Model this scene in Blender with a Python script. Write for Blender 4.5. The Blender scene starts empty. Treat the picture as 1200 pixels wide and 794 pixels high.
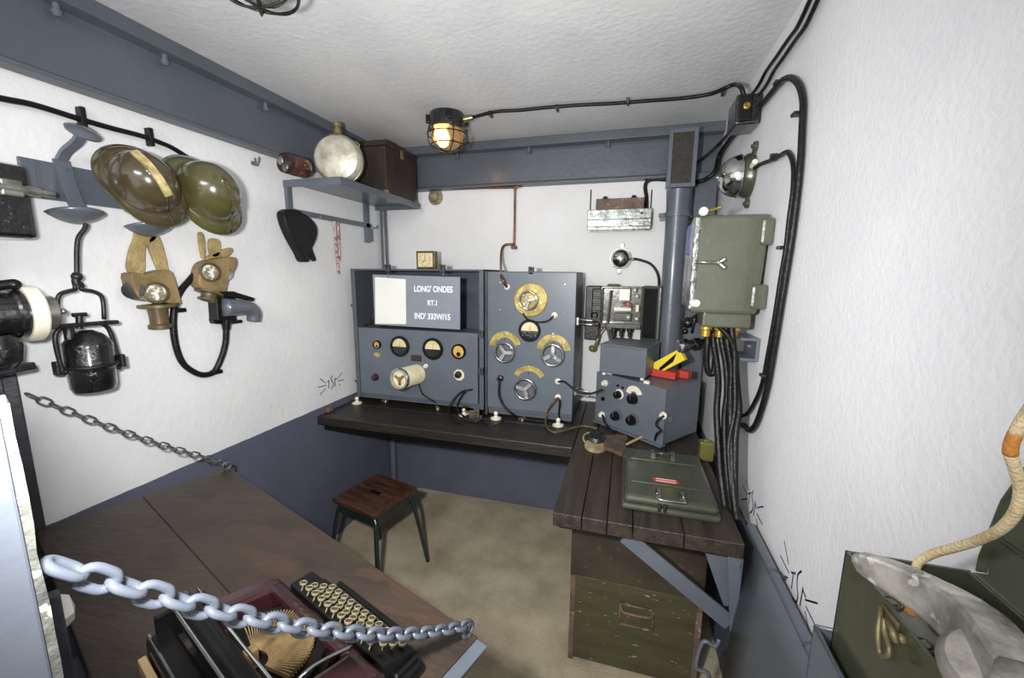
import bpy, bmesh, math, random
from math import pi, sin, cos, radians as rad
from mathutils import Vector as V, Matrix as M
random.seed(7)
C = bpy.context.scene.collection
S = 1.6                      # eye height in metres
# ---------------------------------------------------------------- camera (calibrated from the room's vanishing points)
YAW, PITCH, ROLL, FPX = rad(15.7185), rad(9.1787), rad(0.53053), 472.2
FW = V((-sin(YAW)*cos(PITCH), cos(YAW)*cos(PITCH), -sin(PITCH)))
R0 = V((cos(YAW), sin(YAW), 0)); U0 = R0.cross(FW)
RT = R0*cos(ROLL) + U0*sin(ROLL); UP = -R0*sin(ROLL) + U0*cos(ROLL)
EYE = V((0, 0, S))
def ray(px, py): return FW + RT*((px-600)/FPX) - UP*((py-397)/FPX)
def onz(px, py, z): d = ray(px, py); return EYE + d*((z-S)/d.z)
def ony(px, py, y): d = ray(px, py); return EYE + d*(y/d.y)
def onx(px, py, x): d = ray(px, py); return EYE + d*(x/d.x)
cd = bpy.data.cameras.new('camera'); cam = bpy.data.objects.new('camera', cd); C.objects.link(cam)
cd.sensor_width = 36; cd.lens = 36*FPX/1200; cd.clip_start = .01
cam.matrix_world = M(((RT.x, UP.x, -FW.x, 0), (RT.y, UP.y, -FW.y, 0), (RT.z, UP.z, -FW.z, S), (0, 0, 0, 1)))
bpy.context.scene.camera = cam
XL, XR, YB, ZC = -1.64, .453, 2.53, 2.40
# ---------------------------------------------------------------- materials
def lin(c):
    f = lambda v: v/12.92 if v <= .04045 else ((v+.055)/1.055)**2.4
    return tuple(f(v/255) for v in c) + (1,)
def ramp(nt, src, lo, hi, c1, c2):
    r = nt.nodes.new('ShaderNodeValToRGB'); r.color_ramp.elements[0].position = lo; r.color_ramp.elements[1].position = hi
    r.color_ramp.elements[0].color = c1; r.color_ramp.elements[1].color = c2; nt.links.new(src, r.inputs[0]); return r.outputs[0]
def noise(nt, sc, det=4, stretch=None, rough=.55):
    tc = nt.nodes.new('ShaderNodeTexCoord'); n = nt.nodes.new('ShaderNodeTexNoise')
    n.inputs['Scale'].default_value = sc; n.inputs['Detail'].default_value = det; n.inputs['Roughness'].default_value = rough
    if stretch:
        mp = nt.nodes.new('ShaderNodeMapping'); mp.inputs['Scale'].default_value = stretch
        nt.links.new(tc.outputs['Object'], mp.inputs[0]); nt.links.new(mp.outputs[0], n.inputs['Vector'])
    else: nt.links.new(tc.outputs['Object'], n.inputs['Vector'])
    return n.outputs['Fac']
def mix(nt, fac, a, b):
    m = nt.nodes.new('ShaderNodeMix'); m.data_type = 'RGBA'
    nt.links.new(fac, m.inputs[0])
    for i, v in ((6, a), (7, b)):
        if isinstance(v, tuple): m.inputs[i].default_value = v
        else: nt.links.new(v, m.inputs[i])
    return m.outputs[2]
def mat(name, c, rough=.5, metal=0, c2=None, ns=6, lo=.4, hi=.65, stretch=None, chip=None, cns=30, cth=.66, bump=0, bs=60, coat=0, trans=0, emit=None, band=None, bst=None, spec=.5):
    m = bpy.data.materials.new(name); m.use_nodes = True; nt = m.node_tree; b = nt.nodes['Principled BSDF']
    b.inputs['Roughness'].default_value = rough; b.inputs['Metallic'].default_value = metal
    b.inputs['Coat Weight'].default_value = coat; b.inputs['Coat Roughness'].default_value = .12
    b.inputs['Transmission Weight'].default_value = trans
    b.inputs['Specular IOR Level'].default_value = spec
    col = lin(c)
    src = col
    if c2: src = ramp(nt, noise(nt, ns, 5, stretch), lo, hi, col, lin(c2))
    if chip:
        fac = ramp(nt, noise(nt, cns, 6, stretch), cth, cth+.03, (0, 0, 0, 1), (1, 1, 1, 1))
        src = mix(nt, fac, src, lin(chip))
    if band:   # painted dado: (height, colour)
        tc = nt.nodes.new('ShaderNodeTexCoord'); sp = nt.nodes.new('ShaderNodeSeparateXYZ'); nt.links.new(tc.outputs['Object'], sp.inputs[0])
        ad = nt.nodes.new('ShaderNodeMath'); ad.operation = 'MULTIPLY_ADD'; nt.links.new(noise(nt, 14, 3), ad.inputs[0]); ad.inputs[1].default_value = .008
        nt.links.new(sp.outputs['Z'], ad.inputs[2])
        gt = nt.nodes.new('ShaderNodeMath'); gt.operation = 'LESS_THAN'; nt.links.new(ad.outputs[0], gt.inputs[0]); gt.inputs[1].default_value = band[0]+.004
        lo2 = ramp(nt, noise(nt, 3.5, 5), .35, .7, lin(band[1]), lin(band[2]))
        src = mix(nt, gt.outputs[0], src, lo2)
    if isinstance(src, tuple): b.inputs['Base Color'].default_value = src
    else: nt.links.new(src, b.inputs['Base Color'])
    if bump:
        bp = nt.nodes.new('ShaderNodeBump'); bp.inputs['Strength'].default_value = bump; bp.inputs['Distance'].default_value = .01
        nt.links.new(noise(nt, bs, 6, bst or stretch), bp.inputs['Height']); nt.links.new(bp.outputs[0], b.inputs['Normal'])
    if emit: b.inputs['Emission Color'].default_value = lin(emit[0]); b.inputs['Emission Strength'].default_value = emit[1]
    return m
WHITE = (226, 226, 226)
m_wallL = mat('plaster_left', WHITE, .75, c2=(217, 217, 217), ns=2.5, bump=.25, bs=38, band=(.84, (88, 91, 108), (79, 82, 98)))
m_wallB = mat('plaster_back', WHITE, .75, c2=(219, 219, 218), ns=2.5, bump=.25, bs=38, band=(.735, (88, 91, 108), (78, 81, 96)))
m_wallR = mat('plaster_right', (220, 220, 222), .75, c2=(213, 213, 216), ns=3, bump=.2, bs=70, band=(.74, (88, 91, 108), (78, 82, 97)))
m_ceil = mat('plaster_ceiling', (216, 216, 216), .8, c2=(206, 206, 207), ns=3, bump=.28, bs=42)
m_floor = mat('concrete', (190, 178, 152), .85, c2=(148, 136, 112), ns=4.5, lo=.32, hi=.72, chip=(186, 178, 158), cns=55, cth=.68, bump=.4, bs=90)
m_steel = mat('blue_grey_paint', (92, 98, 107), .34, c2=(85, 91, 100), ns=5, bump=.12, bs=35, coat=.25)
m_steel2 = mat('beam_paint', (84, 90, 98), .4, c2=(78, 84, 92), ns=4, chip=(120, 128, 138), cns=60, cth=.74, bump=.2, bs=30, coat=.2)
m_panel = mat('radio_paint', (95, 102, 110), .38, c2=(89, 96, 104), ns=5, chip=(140, 146, 152), cns=90, cth=.76, bump=.05, bs=120)
m_inner = mat('radio_shell_paint', (82, 88, 97), .5, c2=(73, 79, 87), ns=5, bump=.06, bs=90)
m_sign = mat('sign_paint', (132, 137, 146), .6, c2=(125, 130, 140), ns=6)
m_paper = mat('cream_paper', (232, 232, 222), .7, c2=(226, 226, 214), ns=5)
m_letter = mat('white_lettering', (228, 232, 234), .6)
m_black = mat('black_paint', (12, 12, 13), .35, c2=(18, 17, 17), ns=12, coat=.1, spec=.3)
m_blackgl = mat('black_gloss_paint', (17, 17, 19), .16, c2=(12, 12, 14), ns=20, coat=.8, bump=.5, bs=70)
m_rubber = mat('black_rubber', (15, 14, 14), .38, c2=(24, 22, 20), ns=18, bump=.3, bs=80, spec=.28)
m_iron = mat('dark_iron', (28, 26, 25), .4, .3, c2=(48, 45, 42), ns=20, bump=.2, bs=70)
m_bench = mat('dark_bench_wood', (44, 38, 33), .42, c2=(31, 27, 24), ns=5, stretch=(.5, 6, 6), chip=(88, 78, 68), cns=14, cth=.72, bump=.35, bs=20)
m_bench2 = mat('worn_bench_wood', (55, 46, 38), .45, c2=(37, 31, 27), ns=5, stretch=(7, .6, 6), chip=(86, 76, 64), cns=12, cth=.72, bump=.35, bs=20)
m_table = mat('table_wood', (66, 53, 43), .5, c2=(46, 38, 32), ns=4, lo=.3, hi=.7, stretch=(1, 3, 3), chip=(68, 51, 40), cns=5, cth=.56, bump=.25, bs=25)
m_stool = mat('stool_wood', (76, 52, 38), .4, c2=(48, 34, 27), ns=7, stretch=(1, 5, 5), chip=(110, 88, 66), cns=20, cth=.7, bump=.2, bs=30)
m_stoolleg = mat('dark_green_enamel', (30, 40, 40), .3, c2=(24, 32, 33), ns=10, coat=.4)
m_olive = mat('olive_paint', (84, 87, 71), .3, c2=(75, 78, 63), ns=6, chip=(130, 134, 115), cns=70, cth=.75, bump=.15, bs=55, coat=.5)
m_olive2 = mat('olive_case_paint', (66, 69, 54), .24, c2=(58, 61, 48), ns=6, chip=(150, 152, 130), cns=60, cth=.75, bump=.12, bs=45, coat=.5)
m_khaki = mat('khaki_trunk_paint', (74, 71, 48), .45, c2=(60, 58, 40), ns=4, chip=(176, 164, 136), cns=22, cth=.66, stretch=(1, 1, 5), bump=.25, bs=30)
m_lid = mat('brown_trunk_lid', (50, 41, 33), .5, c2=(62, 57, 42), ns=5, chip=(92, 62, 46), cns=22, cth=.66, bump=.25, bs=30)
m_helmet1 = mat('brown_helmet_paint', (74, 64, 42), .22, c2=(60, 53, 36), ns=6, coat=.7, bump=.05, bs=30)
m_helmet2 = mat('olive_helmet_paint', (78, 76, 44), .22, c2=(70, 66, 38), ns=6, coat=.7, bump=.05, bs=30)
m_crest = mat('worn_crest', (188, 172, 118), .4, c2=(120, 104, 66), ns=30, bump=.4, bs=90)
m_canvas = mat('tan_canvas', (172, 152, 104), .8, c2=(132, 112, 70), ns=14, bump=.7, bs=120)
m_leather = mat('tan_leather', (140, 119, 80), .55, c2=(106, 88, 58), ns=12, bump=.4, bs=50)
m_blackleather = mat('black_leather', (20, 19, 20), .5, c2=(28, 26, 27), ns=12, bump=.3, bs=60, spec=.3)
m_snout = mat('brown_rubber', (94, 80, 48), .4, c2=(70, 60, 38), ns=16)
m_lens = mat('cracked_eyepiece', (216, 212, 198), .2, c2=(120, 112, 96), ns=60, lo=.45, hi=.55)
m_brass = mat('brass', (196, 166, 78), .3, .75, c2=(160, 132, 58), ns=14, bump=.1, bs=60)
m_scale = mat('brass_scale', (190, 170, 100), .4, .15, c2=(146, 126, 62), ns=22, chip=(224, 212, 150), cns=60, cth=.62)
m_chrome = mat('chrome', (206, 206, 204), .12, 1, c2=(176, 174, 168), ns=16)
m_alu = mat('cast_aluminium', (176, 172, 164), .45, .4, c2=(104, 100, 95), ns=26, lo=.42, hi=.66, chip=(198, 195, 188), cns=34, cth=.58, bump=.25, bs=60)
m_tin = mat('tinned_steel', (168, 168, 160), .3, .8, c2=(110, 108, 100), ns=18, bump=.15, bs=50)
m_cream = mat('cream_porcelain', (226, 222, 204), .25, c2=(214, 208, 186), ns=10, coat=.4)
m_creamtube = mat('cream_ribbed_coil', (222, 214, 180), .45, c2=(206, 196, 158), ns=12)
m_gface = mat('gauge_face', (222, 208, 168), .5, c2=(206, 188, 140), ns=20)
m_gface2 = mat('amber_gauge_face', (214, 176, 96), .5, c2=(196, 152, 74), ns=24)
m_rust = mat('rusty_steel', (112, 92, 76), .7, c2=(84, 66, 54), ns=12, chip=(146, 134, 120), cns=30, cth=.62, bump=.4, bs=50)
m_copper = mat('copper_pipe', (138, 92, 66), .4, .7, c2=(104, 70, 52), ns=16)
m_rope = mat('cream_cotton_cord', (226, 206, 164), .8, c2=(208, 184, 138), ns=40, bump=.6, bs=260)
m_rope2 = mat('orange_stained_cord', (206, 140, 62), .8, c2=(182, 116, 46), ns=40, bump=.6, bs=260)
m_chainp = mat('pale_blue_enamel', (86, 91, 101), .28, c2=(79, 84, 94), ns=20, chip=(96, 84, 76), cns=60, cth=.76, coat=.5)
m_chaing = mat('grey_chain_steel', (98, 100, 100), .4, .4, c2=(76, 76, 76), ns=20)
m_palepost = mat('pale_blue_post_paint', (78, 83, 91), .5, c2=(73, 78, 86), ns=4, chip=(210, 206, 190), cns=24, cth=.74, bump=.1, bs=30)
m_chipped = mat('chipped_edge', (92, 92, 84), .6, c2=(60, 62, 62), ns=40, chip=(150, 148, 138), cns=60, cth=.62, bump=.5, bs=70)
m_darksteel = mat('dark_steel_paint', (62, 66, 72), .5, c2=(48, 50, 55), ns=6, chip=(98, 98, 96), cns=40, cth=.72, bump=.3, bs=40)
m_maroon = mat('maroon_enamel', (46, 22, 27), .22, c2=(38, 19, 24), ns=8, coat=.7)
m_gold = mat('old_gold_metal', (152, 128, 88), .4, .4, c2=(92, 74, 48), ns=26, bump=.2, bs=60)
m_keyring = mat('key_ring_brass', (150, 142, 112), .35, .3)
m_keyface = mat('key_face', (58, 50, 34), .3, c2=(80, 70, 46), ns=40)
m_darkwood = mat('dark_box_wood', (52, 42, 34), .5, c2=(40, 33, 28), ns=5, stretch=(5, 5, 1), chip=(96, 74, 48), cns=20, cth=.72, bump=.2, bs=30)
m_glassb = mat('brown_glass', (84, 46, 34), .12, c2=(62, 32, 24), ns=10, coat=.8)
m_amber = mat('amber_label', (176, 132, 66), .4, c2=(140, 96, 40), ns=14)
m_bakelite = mat('dark_brown_bakelite', (46, 30, 27), .25, coat=.5)
m_red = mat('red_card', (196, 62, 44), .55, c2=(176, 48, 36), ns=12)
m_yellow = mat('yellow_card', (232, 206, 58), .5)
m_redlab = mat('red_label', (186, 62, 38), .5, c2=(166, 50, 30), ns=20)
m_pinkrope = mat('striped_cord', (190, 170, 170), .8, c2=(150, 84, 90), ns=60, lo=.5, hi=.56)
m_ink = mat('dark_blue_ink', (50, 58, 108), .6)
m_wood = mat('light_wood', (176, 150, 112), .6)
m_oldtin = mat('olive_yellow_tin', (104, 100, 48), .4, c2=(84, 80, 40), ns=8, coat=.4)
m_bluelab = mat('blue_label', (52, 66, 150), .4, c2=(88, 98, 170), ns=60)
m_silver = mat('flaking_silver_paint', (150, 152, 150), .2, .5, c2=(74, 78, 72), ns=26, lo=.4, hi=.62, chip=(226, 228, 226), cns=50, cth=.58, bump=.6, bs=50)
m_tan = mat('worn_tan_insulator', (150, 136, 106), .6, c2=(112, 98, 72), ns=20)
m_clock = mat('dark_brass_case', (104, 84, 50), .4, .4, c2=(70, 54, 32), ns=30)
m_strap = mat('worn_brown_leather', (96, 78, 64), .7, c2=(72, 58, 48), ns=16, bump=.4, bs=50)
m_lensg = mat('dusty_glass', (200, 200, 196), .2, trans=.8, c2=(180, 178, 170), ns=10)
m_galv = mat('galvanised_steel', (150, 154, 150), .28, .7, c2=(96, 100, 96), ns=20, chip=(176, 178, 174), cns=50, cth=.7, bump=.15, bs=60)
m_canteen = mat('worn_tin_plate', (206, 202, 186), .42, .35, c2=(150, 144, 122), ns=16, lo=.4, hi=.68, chip=(120, 112, 88), cns=40, cth=.68, bump=.15, bs=40)
m_latch = mat('dirty_brass_wire', (128, 118, 84), .45, .4, c2=(92, 84, 58), ns=40)
m_mesh = mat('grille_mesh', (74, 68, 60), .7, c2=(52, 48, 44), ns=90)
m_plastic = mat('white_plastic', (214, 212, 204), .45)
m_canvasgrey = mat('grey_bunk_sheet', (92, 96, 101), .35, c2=(86, 90, 95), ns=3, bump=.05, bs=40, coat=.3)
m_amberglass = mat('lamp_glass', (250, 222, 170), .2, trans=.85, c2=(240, 206, 146), ns=12)
m_bulb = mat('lit_bulb', (255, 190, 90), .3, emit=((255, 200, 118), 12))
# ---------------------------------------------------------------- mesh builder
WM = {}
def fr(o, x, y, z):
    x, y, z = V(x), V(y), V(z); return M(((x.x, y.x, z.x, o[0]), (x.y, y.y, z.y, o[1]), (x.z, y.z, z.z, o[2]), (0, 0, 0, 1)))
def axf(o, a, ref=(0, 0, 1)):            # frame whose z is the axis a
    z = V(a).normalized(); r = V(ref)
    if abs(z.dot(r)) > .97: r = V((1, 0, 0))
    x = r.cross(z).normalized(); y = z.cross(x); return fr(o, x, y, z)
def rz(o, a): return M.Translation(V(o)) @ M.Rotation(a, 4, 'Z')
def spline(p, n=6, closed=False):
    p = [V(q) for q in p]; L = len(p); out = []
    for i in range(L if closed else L-1):
        if closed: a, b, c, d = p[(i-1) % L], p[i], p[(i+1) % L], p[(i+2) % L]
        else:
            b, c = p[i], p[i+1]; a = p[i-1] if i else b*2-c; d = p[i+2] if i+2 < L else c*2-b
        for k in range(n):
            t = k/n; out.append(.5*((2*b)+(c-a)*t+(2*a-5*b+4*c-d)*t*t+(3*b-a-3*c+d)*t**3))
    if not closed: out.append(p[-1])
    return out
class MB:
    def __init__(s, F=None): s.bm = bmesh.new(); s.F = F or M.Identity(4)
    def put(s, tb, F=None, smooth=False, recalc=True):
        bmesh.ops.transform(tb, matrix=s.F @ (F or M.Identity(4)), verts=tb.verts)
        if recalc: bmesh.ops.recalc_face_normals(tb, faces=tb.faces)
        for f in tb.faces: f.smooth = smooth
        me = bpy.data.meshes.new('t'); tb.to_mesh(me); tb.free(); s.bm.from_mesh(me); bpy.data.meshes.remove(me); return s
    def bev(s, tb, w, n=2, ang=.6):
        if w:
            es = [e for e in tb.edges if len(e.link_faces) == 2 and e.calc_face_angle() > ang]
            bmesh.ops.bevel(tb, geom=es, offset=w, segments=n, profile=.5, affect='EDGES', clamp_overlap=True)
    def box(s, x0, x1, y0, y1, z0, z1, b=0, F=None, taper=None):
        tb = bmesh.new(); vs = [tb.verts.new((x, y, z)) for z in (z0, z1) for y in (y0, y1) for x in (x0, x1)]
        if taper:
            cx, cy = (x0+x1)/2, (y0+y1)/2
            for v in vs[4:]: v.co.x = cx+(v.co.x-cx)*taper; v.co.y = cy+(v.co.y-cy)*taper
        for f in ((0, 1, 3, 2), (4, 5, 7, 6), (0, 1, 5, 4), (2, 3, 7, 6), (0, 2, 6, 4), (1, 3, 7, 5)): tb.faces.new([vs[i] for i in f])
        bmesh.ops.recalc_face_normals(tb, faces=tb.faces); s.bev(tb, b); return s.put(tb, F)
    def hexa(s, pts, b=0):               # 4 bottom + 4 top corners, both in ring order
        tb = bmesh.new(); vs = [tb.verts.new(p) for p in pts]
        for f in ((0, 1, 2, 3), (4, 5, 6, 7), (0, 1, 5, 4), (1, 2, 6, 5), (2, 3, 7, 6), (3, 0, 4, 7)): tb.faces.new([vs[i] for i in f])
        bmesh.ops.recalc_face_normals(tb, faces=tb.faces); s.bev(tb, b); return s.put(tb)
    def prism(s, poly, z0, z1, F=None, b=0, smooth=False):
        tb = bmesh.new(); lo = [tb.verts.new((p[0], p[1], z0)) for p in poly]; hi = [tb.verts.new((p[0], p[1], z1)) for p in poly]; n = len(poly)
        tb.faces.new(lo[::-1]); tb.faces.new(hi)
        for i in range(n): tb.faces.new((lo[i], lo[(i+1) % n], hi[(i+1) % n], hi[i]))
        bmesh.ops.recalc_face_normals(tb, faces=tb.faces); s.bev(tb, b, 3); return s.put(tb, F, smooth)
    def lathe(s, prof, o=(0, 0, 0), a=(0, 0, 1), seg=28, F=None, smooth=True, caps=True):
        tb = bmesh.new(); G = axf(o, a); rings = []
        for r, h in prof:
            if r < 1e-6: rings.append([tb.verts.new((0, 0, h))])
            else: rings.append([tb.verts.new((r*cos(2*pi*k/seg), r*sin(2*pi*k/seg), h)) for k in range(seg)])
        for A, B in zip(rings, rings[1:]):
            for k in range(seg):
                q = (k+1) % seg
                if len(A) == 1 and len(B) == 1: continue
                if len(A) == 1: tb.faces.new((A[0], B[k], B[q]))
                elif len(B) == 1: tb.faces.new((A[k], A[q], B[0]))
                else: tb.faces.new((A[k], A[q], B[q], B[k]))
        for R in ((rings[0], rings[-1]) if caps else ()):
            if len(R) > 1: tb.faces.new(R)
        tb.normal_update()
        if smooth:
            bmesh.ops.recalc_face_normals(tb, faces=tb.faces)
            es = [e for e in tb.edges if len(e.link_faces) == 2 and e.calc_face_angle() > .6]
            bmesh.ops.split_edges(tb, edges=es)
            return s.put(tb, (F or M.Identity(4)) @ G, True, False)
        return s.put(tb, (F or M.Identity(4)) @ G, False)
    def cyl(s, p0, p1, r0, r1=None, seg=16, F=None):
        p0, p1 = V(p0), V(p1); L = (p1-p0).length
        return s.lathe([(r0, 0), (r0 if r1 is None else r1, L)], p0, p1-p0, seg, F)
    def ball(s, c, r, sc=(1, 1, 1), F=None, seg=20):
        tb = bmesh.new(); bmesh.ops.create_uvsphere(tb, u_segments=seg, v_segments=seg//2+2, radius=r)
        for v in tb.verts: v.co = V((v.co.x*sc[0], v.co.y*sc[1], v.co.z*sc[2]))+V(c)
        return s.put(tb, F, True)
    def tube(s, pts, r, seg=8, closed=False, n=6, F=None, flat=None):
        p = spline(pts, n, closed) if n > 1 else [V(q) for q in pts]; L = len(p); tb = bmesh.new(); rings = []; N = None
        for i in range(L):
            if closed: t = p[(i+1) % L]-p[i-1]
            else: t = p[min(i+1, L-1)]-p[max(i-1, 0)]
            if t.length < 1e-9: t = V((0, 0, 1))
            t.normalize()
            if N is None: N = t.orthogonal().normalized() if flat is None else (V(flat)-t*t.dot(V(flat))).normalized()
            else: N = (N-t*N.dot(t)).normalized()
            B = t.cross(N); rr = r if not isinstance(r, (list, tuple)) else (r[0]+(r[1]-r[0])*i/(L-1) if flat is None else None)
            if flat is not None:            # r = (half width along N, half thickness)
                rings.append([tb.verts.new(p[i]+N*(r[0]*a)+B*(r[1]*c)) for a, c in ((1, 1), (-1, 1), (-1, -1), (1, -1))])
            else: rings.append([tb.verts.new(p[i]+N*(rr*cos(2*pi*k/seg))+B*(rr*sin(2*pi*k/seg))) for k in range(seg)])
        m = len(rings[0])
        for i in range(L if closed else L-1):
            A, Bq = rings[i], rings[(i+1) % L]; off = 0
            if closed and i == L-1:
                off = min(range(m), key=lambda o: (A[0].co-Bq[o].co).length)
            for k in range(m): tb.faces.new((A[k], A[(k+1) % m], Bq[(k+1+off) % m], Bq[(k+off) % m]))
        if not closed: tb.faces.new(rings[0][::-1]); tb.faces.new(rings[-1])
        return s.put(tb, F, flat is None)
    def ring(s, o, a, R, r, seg=32, F=None, arc=None):
        G = axf(o, a)
        if arc: pts = [G @ V((R*cos(arc[0]+(arc[1]-arc[0])*k/16), R*sin(arc[0]+(arc[1]-arc[0])*k/16), 0)) for k in range(17)]; return s.tube(pts, r, 8, False, 1, F)
        return s.tube([G @ V((R*cos(2*pi*k/seg), R*sin(2*pi*k/seg), 0)) for k in range(seg)], r, 8, True, 1, F)
    def arc(s, r0, r1, a0, a1, z0, z1, F=None, n=20):     # flat annular sector in local xy
        po = [(r1*cos(a0+(a1-a0)*k/n), r1*sin(a0+(a1-a0)*k/n)) for k in range(n+1)]
        pi_ = [(r0*cos(a0+(a1-a0)*k/n), r0*sin(a0+(a1-a0)*k/n)) for k in range(n+1)]
        tb = bmesh.new(); rows = [[tb.verts.new((x, y, z)) for x, y in P] for P, z in ((pi_, z0), (po, z0), (po, z1), (pi_, z1))]
        for a in range(4):
            A, B = rows[a], rows[(a+1) % 4]
            for k in range(n): tb.faces.new((A[k], A[k+1], B[k+1], B[k]))
        for k in (0, n): tb.faces.new([R[k] for R in rows])
        return s.put(tb, F)
    def grid(s, rows, thick=0, smooth=True):             # open surface from rows of points, given thickness
        tb = bmesh.new(); vv = [[tb.verts.new(p) for p in r] for r in rows]
        for A, B in zip(vv, vv[1:]):
            for k in range(len(A)-1): tb.faces.new((A[k], A[k+1], B[k+1], B[k]))
        bmesh.ops.recalc_face_normals(tb, faces=tb.faces)
        if thick: bmesh.ops.solidify(tb, geom=tb.faces[:], thickness=thick)
        return s.put(tb, None, smooth)
    def build(s, name, m, parent=None, label=None):
        me = bpy.data.meshes.new(name); s.bm.to_mesh(me); s.bm.free(); me.materials.append(m)
        o = bpy.data.objects.new(name, me); C.objects.link(o)
        if parent is not None:
            W = WM[parent.name]; me.transform(W.inverted()); o.parent = parent; WM[o.name] = W
        else:
            xs = [v.co for v in me.vertices]
            c = V(((min(v.x for v in xs)+max(v.x for v in xs))/2, (min(v.y for v in xs)+max(v.y for v in xs))/2, min(v.z for v in xs)))
            me.transform(M.Translation(-c)); o.location = c; WM[o.name] = M.Translation(c)
        if label: o['label'] = label
        return o
def thing(name, label, cat, loc, rot=0, group=None):
    o = bpy.data.objects.new(name, None); C.objects.link(o); o.location = loc; o.rotation_euler = (0, 0, rot); o.empty_display_size = .05
    WM[o.name] = rz(loc, rot); o['label'] = label; o['category'] = cat
    if group: o['group'] = group
    return o
def tag(o, label, cat, group=None):
    o['label'] = label; o['category'] = cat
    if group: o['group'] = group
    return o
def struct(name, mb, m):
    me = bpy.data.meshes.new(name); mb.bm.to_mesh(me); mb.bm.free(); me.materials.append(m)
    o = bpy.data.objects.new(name, me); C.objects.link(o); o['kind'] = 'structure'; WM[o.name] = M.Identity(4); return o
def lettering(name, txt, size, F, m, parent, sx=1):
    cu = bpy.data.curves.new('t', 'FONT'); cu.body = txt; cu.size = size; cu.extrude = .0006; cu.align_x = 'CENTER'; cu.align_y = 'CENTER'; cu.offset = size*.035
    o = bpy.data.objects.new('t', cu); C.objects.link(o); bpy.context.view_layer.update()
    me = bpy.data.meshes.new_from_object(o.evaluated_get(bpy.context.evaluated_depsgraph_get())); bpy.data.objects.remove(o); bpy.data.curves.remove(cu)
    me.materials.clear(); me.materials.append(m); me.name = name
    me.transform(WM[parent.name].inverted() @ F @ M.Diagonal((sx, 1, 1, 1)))
    q = bpy.data.objects.new(name, me); C.objects.link(q); q.parent = parent; WM[q.name] = WM[parent.name]; return q
X, Y, Z = V((1, 0, 0)), V((0, 1, 0)), V((0, 0, 1))
def rod(name, m, parent, pts, r, **k): b = MB(); b.tube(pts, r, **k); return b.build(name, m, parent)
def proj(p):
    d = V(p)-EYE; z = d.dot(FW); return 600+FPX*d.dot(RT)/z, 397-FPX*d.dot(UP)/z
def z_at(px, py, x, y):      # height of the point above (x, y) that shows at row py
    best = None; lo, hi = -1., 3.5
    for _ in range(50):
        mid = (lo+hi)/2
        if proj((x, y, mid))[1] > py: lo = mid
        else: hi = mid
    return lo
# ================================================================ room shell
b = MB(); b.box(-2.2, XR+.1, -1.2, YB+.1, -.1, 0); struct('floor', b, m_floor)
b = MB(); b.box(-2.2, XR+.1, -1.2, YB+.1, ZC, ZC+.1); struct('ceiling', b, m_ceil)
b = MB(); b.box(XL-.1, XL, .50, YB+.1, 0, ZC); struct('wall_left', b, m_wallL)
b = MB(); b.box(XL, XR+.1, YB, YB+.1, 0, ZC); struct('wall_back', b, m_wallB)
b = MB(); b.box(XR, XR+.1, -1.2, YB, 0, ZC); struct('wall_right', b, m_wallR)
# oblique wall that the folding table hinges on
TU = V((.94219, -.33507, 0)); TW = V((.33507, .94219, 0)); TO = V((-1.451, 1.112, 0))
TF = fr(TO, TU, TW, Z)
def tp(u, w, z): return TF @ V((u, w, z))
b = MB(TF); b.box(-.12, 1.2, -.72, -.60, 0, 1.5); struct('wall_front', b, m_wallL)
# pale blue post beside the camera, and the dark steel upright at the end of the left wall
def beam_profile(F, length):
    b = MB(F)
    b.prism([(0, 0), (.012, 0), (.05, .004), (.05, .016), (.02, .022), (.014, .03), (.014, .20), (.022, .212), (.058, .222), (.058, .27), (0, .27)], 0, length, b=.002)
    return b
# local: x = away from the wall, y = up, z = along
b = beam_profile(fr((XL, .45, 2.13), X, Z, -Y) @ M.Diagonal((1, 1, -1, 1)), YB-.45); beam_l = struct('trim_1', b, m_steel2)
for px, py in ((193, 66), (311, 118), (387, 154), (66, 8)):
    p = onx(px, py, XL+.035); b = MB(); b.lathe([(0, -.022), (.007, -.022), (.013, -.014), (.013, -.006), (.009, -.004), (.009, .02), (0, .02)], (XL+.034, p.y, 2.335), Z, 12); o = b.build('bolt', m_steel, beam_l)
b = beam_profile(fr((XL+.001, YB, 2.13), -Y, Z, X) , XR-XL-.002); beam_b = struct('trim_2', b, m_steel2)
for px, py in ((536, 181), (620, 174), (713, 168)):
    p = ony(px, py, YB-.035); b = MB(); b.lathe([(0, -.022), (.007, -.022), (.013, -.014), (.013, -.006), (.009, -.004), (.009, .02), (0, .02)], (p.x, YB-.034, 2.335), Z, 12); b.build('bolt', m_steel, beam_b)
b = MB(); b.box(.325, .432, YB-.03, YB, 0, 2.14, .004); b.box(.375, .385, YB-.08, YB-.03, 0, 2.14); b.box(.325, .432, YB-.095, YB-.08, 0, 2.14, .004); struct('trim_3', b, m_steel2)
b = MB(TF); b.box(-.10, -.012, -.60, -.468, 0, ZC, .004); b.box(-.012, .0, -.52, -.495, 0, ZC, .003); struct('trim_4', b, m_darksteel)
b = MB(TF); b.box(1.0, 1.26, -1.25, -.5475, 0, 1.5, .002); struct('trim_5', b, m_palepost)
b = MB(TF)
rows = []
random.seed(3)
for k in range(61):
    z = k*1.5/60; j = random.uniform(-.001, .001); rows.append([(1.225, -.5475, z), (1.225, -.5425+j, z), (1.2615, -.5425+j, z), (1.2615, -.5475, z)])
b.grid(rows, 0, False); struct('trim_6', b, m_chipped)
bz = z_at(62, 688, *tp(1.06, -.525, 0)[:2])
b = MB(TF); b.box(1.06, 1.075, -.536, -.525, 0, bz, .002); o = tag(b.build('steel_bar', m_darksteel), 'narrow dark steel bar standing by the table end next to the pale post', 'bar')
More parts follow.
